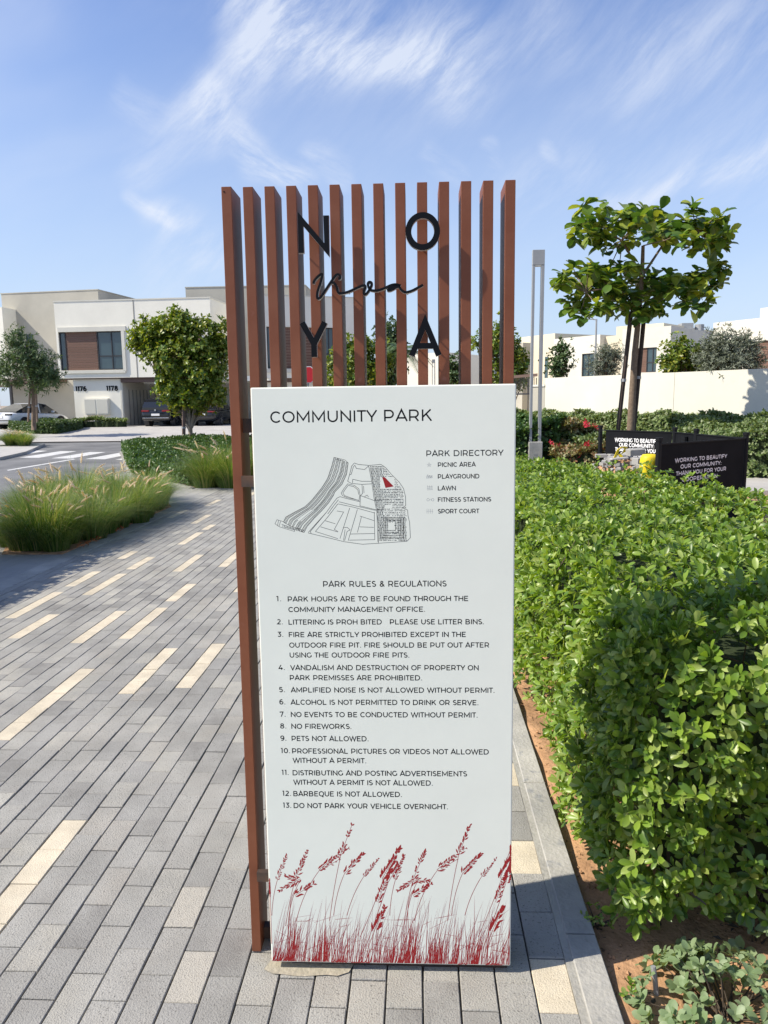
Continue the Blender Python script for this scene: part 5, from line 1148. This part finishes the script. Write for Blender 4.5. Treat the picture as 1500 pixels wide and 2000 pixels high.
a, _ = f.sz(129, 700); b_, _ = f.sz(190, 700); f.window(w0+.02, a, wz0+.02, wz1-.02); f.planks(a+.02, b_-.02, wz0+.01, wz1-.01, 15); f.window(b_+.02, w1-.02, wz0+.02, wz1-.02, bars=(.56,), hbar=.36)
s_, _ = f.sz(263, 640); f.slab(s_-.03, s_+.03, z_mid, z_top, -.02, .012, 'downpipe_joint', 'groove')
f.slab(-.03, e+.03, z_top, z_top+.07, -4.2, .03, 'parapet_cap', 'wallr')
# second window behind the leafy tree
a, za = f.sz(300, 722); b_, zb = f.sz(392, 646); f.slab(a, b_, za, zb, .001, .05, 'cladding_band', 'wood')
# ground floor cabinet wall
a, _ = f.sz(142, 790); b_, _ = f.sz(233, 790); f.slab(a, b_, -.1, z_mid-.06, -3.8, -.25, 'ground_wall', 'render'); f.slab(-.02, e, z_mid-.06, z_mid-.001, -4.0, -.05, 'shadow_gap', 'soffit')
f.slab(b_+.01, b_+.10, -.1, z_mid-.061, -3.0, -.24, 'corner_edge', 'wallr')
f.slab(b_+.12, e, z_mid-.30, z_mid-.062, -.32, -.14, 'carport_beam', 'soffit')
f.slab(b_+.13, e+2.6, -.1, z_mid-.31, -4.6, -4.4, 'carport_back_wall', 'wallr'); f.slab(b_+.10, b_+.16, -.1, z_mid-.31, -4.38, -.26, 'carport_side_wall', 'wallr')
for i in range(7): f.slab(b_+.5+i*.42, b_+.62+i*.42, .25, 2.5, -4.39, -4.36, 'wall_groove', 'groove')
for i in range(6): f.slab(b_+.161, b_+.185, .25, 2.5, -3.9+i*.55, -3.78+i*.55, 'wall_groove', 'groove')
s_, _ = f.sz(420, 800); f.slab(s_, s_+.22, -.1, z_mid-.31, -.35, -.15, 'carport_post', 'soffit')
f.slab(e+.01, e+3.6, z_mid-.3, z_mid, -4.4, -.7, 'carport_roof', 'render')
a, za = f.sz(165, 810); b2, zb = f.sz(210, 778); cb = f.slab(a, b2, za, zb, -.249, -.02, 'meter_cabinet', 'render')
for q in (.02, .52): f.slab(a+(b2-a)*q+.03, a+(b2-a)*(q+.46), za+.06, zb-.06, -.019, .0, 'cabinet_door', 'wallr', parent=cb)
def fac_text(f, txt, ul, ur, vb, vt, dd, wt, m='ink'):
    a, z0 = f.sz(ul, vb); b_, _ = f.sz(ur, vb); _, z1 = f.sz(ul, vt); b = MB()
    st, wid = text_strokes(txt); sx = (b_-a)/wid; pl = lambda x, y, d: tuple(f.a+f.d*x+f.n*(dd+d)+Vector((0, 0, y)))
    for pp_ in st:
        k0 = len(b.v); pts = [(a+x*sx, z0+y*(z1-z0)) for x, y in pp_]; strip(b, pts, wt, pl, z=.03+random.uniform(0, .004)); n = len(b.v)-k0
        vv_ = [tuple(Vector(v)-f.n*.03) for v in b.v[k0:]]; ff = [tuple(i-k0 for i in fc_) for fc_ in b.f[-(n//2-1):]]; b.add(vv_, ff)
    b.build('house_number', M[m], f.h)
fac_text(f, '1176', 144.5, 165, 764, 755, -.25, .07); fac_text(f, '1178', 205, 226.5, 763, 754, -.25, .07)
# taller beige block behind, left
hb = thing('beige_house_block', 'taller beige house block rising behind the left end of the white house', 'house', (at(60, 800, 49).x, 49, 0))
f2 = Fac(at(13, 700, 50.5), at(200, 700, 49.5), hb); zt2 = f2.sz(110, 570)[1]
a, za = f2.sz(24, 745); b_, zb = f2.sz(26, 650)
f2.wall(0, f2.L, -.1, zt2, 7, 'wall', 'beige'); f2.slab(-.03, f2.L+.03, zt2, zt2+.06, -7.03, .03, 'parapet_cap', 'beige')
a, za = f2.sz(0, 750); b_, zb = f2.sz(131, 741); f2.slab(-2.5, b_, za, zb, .001, 1.6, 'canopy', 'soffit')
a, za = f2.sz(52, 668); b_, zb = f2.sz(64, 653); f2.slab(a, b_, za, zb, .001, .03, 'small_window', 'glass')
hl2 = thing('white_house', 'pale house block with a dark carport at the extreme left edge', 'house', (at(-30, 800, 49).x, 49, 0))
f3 = Fac(at(-80, 700, 49.5), at(12.6, 700, 49.0), hl2); zt3 = f3.sz(0, 600)[1]; zc3 = f3.sz(0, 748)[1]
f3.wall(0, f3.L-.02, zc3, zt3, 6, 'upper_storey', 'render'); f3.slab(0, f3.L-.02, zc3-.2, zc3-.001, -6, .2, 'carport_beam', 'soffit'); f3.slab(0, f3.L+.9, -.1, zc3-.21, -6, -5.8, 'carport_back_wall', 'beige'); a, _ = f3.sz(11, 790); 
f3.slab(f3.L+.45, f3.L+.6, -.1, zc3-.21, .45, .6, 'carport_post', 'frame')
# beige block between and the second white house behind the slats
hb2 = thing('beige_house_block', 'beige upper block behind the slats at the left half of the sign', 'house', (at(450, 800, 53).x, 53, 0))
f4 = Fac(at(369, 700, 53.5), at(600, 700, 53.5), hb2); zt4 = f4.sz(450, 560.5)[1]; f4.wall(0, f4.L, -.1, zt4, 6, 'wall', 'beige'); f4.slab(-.03, f4.L+.03, zt4, zt4+.06, -6.03, .03, 'parapet_cap', 'beige')
hl3 = thing('white_house', 'white house with a brown clad band seen through the slats', 'house', (at(620, 800, 46).x, 46, 0))
f5 = Fac(at(520, 700, 46), at(715, 700, 48.2), hl3); zt5 = f5.sz(620, 580)[1]; zm5 = f5.sz(620, 738)[1]
a, za = f5.sz(523, 720); b_, zb = f5.sz(652, 640)
f5.wall(0, f5.L, zm5, zt5, 5.2, 'upper_storey', 'render', [(a, b_, za, zb)]); f5.slab(0, f5.L, -.1, zm5-.25, -5, -.6, 'ground_wall', 'render'); f5.slab(-.02, f5.L, zm5-.25, zm5-.001, -5, -.2, 'carport_beam', 'soffit')
c1, _ = f5.sz(531, 700); c2, _ = f5.sz(634, 700); f5.window(a+.02, c1, za+.02, zb-.02); f5.planks(c1+.02, c2-.02, za+.01, zb-.01, 14); f5.window(c2, b_-.02, za+.02, zb-.02, bars=(.5,), hbar=.36)
f5.slab(a-.2, b_+.4, za-.25, za-.01, .001, .10, 'window_surround', 'wallr'); f5.slab(-.03, f5.L+.03, zt5, zt5+.06, -5.23, .03, 'parapet_cap', 'wallr')
hl4 = thing('white_house', 'distant white house seen through the gap below the letter A', 'house', (at(860, 800, 62).x, 62, 0))
f6 = Fac(at(792, 700, 62), at(872, 700, 60), hl4); f6.wall(0, f6.L, -.1, f6.sz(830, 690)[1], 6, 'wall', 'render')
# ---- houses behind the garden wall (right)
def rhouse(label, name, u0, Y0, u1, Y1, vt, depth, m, us=None, group=None):
    h_ = thing(name, label, 'house', (at(u0, 800, Y0).x, Y0, 0)); ff = Fac(at(u0, 700, Y0), at(u1, 700, Y1), h_); z = ff.sz((u0+u1)/2, vt)[1]; return h_, ff, z
# R4
h_, ff, z = rhouse('white house with brown cladding at the right edge beyond the wall', 'white_house', 1390, 46, 1560, 41.5, 622, 8, 'wallr')
a, za = ff.sz(1463, 715); b_, zb = ff.sz(1520, 663); ff.wall(0, ff.L, -.1, z, 9, 'wall', 'wallr', [(a, b_, za-1, zb)]); ff.planks(a+.01, b_-.01, za-1, zb-.01, 12)
a, _ = ff.sz(1477, 600); ff.slab(a, ff.L, z+.001, ff.sz(1480, 601)[1], -9, -.4, 'roof_block', 'wallr'); ff.slab(-.04, ff.L+.04, z, z+.0, -9, .03, 'parapet_cap', 'wallr') if False else None
# R3
h_, ff, z = rhouse('white house with a shaded grey side wall behind the broad-leaved tree', 'white_house', 1214, 58, 1308, 55.6, 640, 8, 'wallr')
a, za = ff.sz(1243, 728); b_, zb = ff.sz(1283, 678); ff.wall(0, ff.L, -.1, z, 11, 'wall', 'wallr', [(a, b_, za, zb)])
c1, _ = ff.sz(1262, 700); ff.planks(a+.01, c1-.02, za+.01, zb-.01, 14); ff.window(c1, b_-.01, za+.01, zb-.01, bars=(.6,), hbar=.4)
a, _ = ff.sz(1190, 640); b_, _ = ff.sz(1283, 640); ff.slab(a, b_, -.1, ff.sz(1240, 632)[1], -13, -1.2, 'rear_block', 'ivory')
for i, (u, s) in enumerate(((1318, .9), (1326, .8))):
    q, zq = ff.sz(u, 640); 
o = ff.a+ff.d*(ff.L-1.2)-ff.n*5; MB().box((o.x, o.y, z), (o.x+.9, o.y+.9, z+.6)).tube([(o.x+1.5, o.y+.4, z), (o.x+1.5, o.y+.4, z+.5)], .35, 12).build('roof_plant', M['steel'], h_)
# R2
h_, ff, z = rhouse('white house with a curtained window above the garden wall', 'white_house', 1081, 66, 1171, 62, 658, 8, 'wallr')
a, za = ff.sz(1135.5, 736); b_, zb = ff.sz(1168, 689); a2, za2 = ff.sz(1085, 730); b2, zb2 = ff.sz(1101, 692)
ff.wall(0, ff.L, -.1, z, 9, 'wall', 'wallr', [(a, b_, za, zb)]); ff.window(a, b_, za, zb, bars=(.38,), hbar=.36)
a, _ = ff.sz(1171, 655); b_, _ = ff.sz(1196, 655); ff.slab(ff.L+.01, b_, -.1, ff.sz(1180, 656)[1], -9, -.6, 'side_block', 'ivory'); ff.slab(*(ff.sz(1201, 700)[0], ff.sz(1208, 700)[0]), ff.sz(1201, 730)[1], ff.sz(1201, 686)[1], -.3, -.1, 'narrow_window', 'glass')
# R1
h_, ff, z = rhouse('ivory house farthest left behind the wall with a grey side', 'ivory_house', 1018, 74, 1083, 70, 655, 8, 'ivory')
ff.wall(0, ff.L, -.1, z, 8, 'wall', 'ivory'); ff.slab(*(ff.sz(1065, 700)[0], ff.sz(1070.5, 700)[0]), ff.sz(1067, 738)[1], ff.sz(1067, 697)[1], .001, .05, 'narrow_window', 'glass')
ff.slab(-.5, ff.sz(1037, 700)[0], -.1, ff.sz(1025, 671)[1], .002, 1.0, 'front_block', 'beige')

# ================================================================== CARS
def car(label, loc, rz, Lc, Wc, Hc, paint, kind='suv'):
    t = thing('parked_car', label, 'car', loc, None, rot=(0, 0, rz))       # +y is forward
    hw = Wc/2
    if kind == 'suv':
        st = [(-.5, .42, .62, .86, .90), (-.485, .34, .70, 1.02, .96), (-.42, .27, .74, 1.08, 1.0), (-.1, .25, .74, 1.06, 1.0), (.22, .25, .74, 1.03, 1.0), (.40, .27, .72, .98, .97), (.485, .36, .62, .84, .88), (.5, .44, .58, .70, .80)]
        gh = [(-.475, 1.02, 1.16, .86), (-.44, 1.06, 1.50, .80), (-.38, 1.06, 1.66, .76), (-.1, 1.05, Hc, .76), (.08, 1.03, Hc-.04, .76), (.27, 1.0, 1.04, .86)]
    else:
        st = [(-.5, .46, .60, .80, .84), (-.485, .36, .68, .98, .93), (-.40, .24, .72, 1.02, .99), (-.1, .22, .70, .95, 1.0), (.22, .22, .68, .90, 1.0), (.40, .25, .62, .80, .96), (.485, .34, .54, .66, .84), (.5, .42, .52, .58, .76)]
        gh = [(-.40, 1.0, 1.03, .86), (-.30, 1.0, 1.20, .78), (-.12, .95, Hc-.02, .70), (.02, .93, Hc, .70), (.12, .92, Hc-.08, .72), (.30, .87, .90, .84)]
    b = MB(); R = []
    for (y, z0, zm, z1, wf) in st:
        w = hw*wf; R.append([(x, y*Lc, z) for x, z in ((-w*.86, z0), (-w*.97, z0+.12), (-w, zm), (-w*.95, z1-.08), (-w*.84, z1), (w*.84, z1), (w*.95, z1-.08), (w, zm), (w*.97, z0+.12), (w*.86, z0))])
    n = 10; vs = sum(R, []); b.add(vs, [(i*n+j, i*n+(j+1) % n, (i+1)*n+(j+1) % n, (i+1)*n+j) for i in range(len(R)-1) for j in range(n)]+[tuple(range(n-1, -1, -1)), tuple((len(R)-1)*n+j for j in range(n))])
    body = b.build('body', M[paint], t, local=True, smooth=True, bevel=0); body.modifiers.new('smooth', 'SUBSURF').levels = 1; body.modifiers['smooth'].render_levels = 1
    b = MB(); n = 4; vs = []
    for (y, z0, z1, wf) in gh: vs += [(-hw*.88, y*Lc, z0-.02), (-hw*wf, y*Lc, z1), (hw*wf, y*Lc, z1), (hw*.88, y*Lc, z0-.02)]
    b.add(vs, [(i*n+j, i*n+j+1, (i+1)*n+j+1, (i+1)*n+j) for i in range(len(gh)-1) for j in range(3)]+[(3, 2, 1, 0)]); b.build('glasshouse', M['carglass'], t, local=True)
    b = MB(); g2 = gh[2:-1]; vs = []
    for (y, z0, z1, wf) in g2: vs += [(-hw*wf*1.01, y*Lc, z1-.05), (-hw*wf*.93, y*Lc, z1+.015), (hw*wf*.93, y*Lc, z1+.015), (hw*wf*1.01, y*Lc, z1-.05)]
    b.add(vs, [(i*n+j, i*n+j+1, (i+1)*n+j+1, (i+1)*n+j) for i in range(len(g2)-1) for j in range(3)]+[(3, 2, 1, 0), tuple(range(len(vs)-4, len(vs)))]); b.build('roof', M[paint], t, local=True)
    for y in (-.02,):
        for sx in (-1, 1): MB().add([(sx*hw*.885, y*Lc-.04, 1.0 if kind == 'suv' else .92), (sx*hw*.885, y*Lc+.05, 1.0 if kind == 'suv' else .92), (sx*hw*.765, y*Lc+.05, Hc-.04), (sx*hw*.765, y*Lc-.04, Hc-.04)], [(0, 1, 2, 3)]).build('door_pillar', M[paint], t, local=True)
    wr = .36 if kind == 'suv' else .335
    for y in (-.295, .315):
        for sx in (-1, 1):
            MB().tube([(sx*(hw-.30), y*Lc, wr), (sx*(hw+.004), y*Lc, wr)], wr+.055, 24).build('wheel_arch', M['frame'], t, local=True)
            wl = MB().tube([(sx*(hw-.22), y*Lc, wr), (sx*(hw+.015), y*Lc, wr)], wr, 24).build('wheel', M['tyre'], t, local=True)
            rb = MB().tube([(sx*(hw+.01), y*Lc, wr), (sx*(hw+.022), y*Lc, wr)], wr*.26, 12)
            for k in range(5):
                a = 2*PI*k/5; rb.slab((sx*(hw+.012), y*Lc-.03*math.cos(a+PI/2), wr-.03*math.sin(a+PI/2)), (sx*.01, 0, 0), (0, wr*.66*math.cos(a), wr*.66*math.sin(a)), (0, .06*math.cos(a+PI/2), .06*math.sin(a+PI/2)))
            rb.build('rim', M['rim'], wl, local=True)
    yb = -.5*Lc
    zl = .93 if kind == 'suv' else .86
    for sx in (-1, 1): MB().box((min(sx*hw*.42, sx*hw*.90), yb+.0, zl-.03), (max(sx*hw*.42, sx*hw*.90), yb+.16, zl+(.07 if kind == 'suv' else .05))).build('tail_light', M['taillight' if kind == 'suv' or paint == 'carblack' else 'frame'], t, local=True, bevel=.02)
    MB().box((-.26, yb-.012, .66), (.26, yb+.1, .79)).build('number_plate', M['white'], t, local=True)
    MB().box((-hw*.84, yb-.02, .50), (hw*.84, yb+.12, .555)).build('bumper_trim', M['chrome' if kind == 'suv' else 'frame'], t, local=True, bevel=.01)
    MB().tube([(0, yb-.01, 1.0), (0, yb+.06, 1.0)], .055, 12).build('badge', M['chrome'], t, local=True)
    for sx in (-1, 1): MB().box((min(sx*hw*.95, sx*hw*1.12), .16*Lc, .98 if kind == 'suv' else .92), (max(sx*hw*.95, sx*hw*1.12), .16*Lc+.12, 1.12 if kind == 'suv' else 1.04)).build('mirror', M[paint], t, local=True, bevel=.02)
    return t
p = gr(303, 830.5, -.05); pc = at(306, 832, 44.8)
car('black sport utility car parked tail out in the carport', (pc.x+.1, 47.1, .20), math.radians(-3), 4.7, 1.98, 1.80, 'carblack')
pc = at(398, 832, 44.8); car('second dark car in the carport partly hidden by the leafy tree', (pc.x, 47.1, .20), math.radians(-3), 4.7, 1.9, 1.50, 'carblack', 'sedan')
pc = at(40, 826, 42.4); car('white saloon car at the left edge in front of the beige house', (pc.x-.6, 44.7, .20), math.radians(-16), 4.8, 1.92, 1.50, 'carwhite', 'sedan')
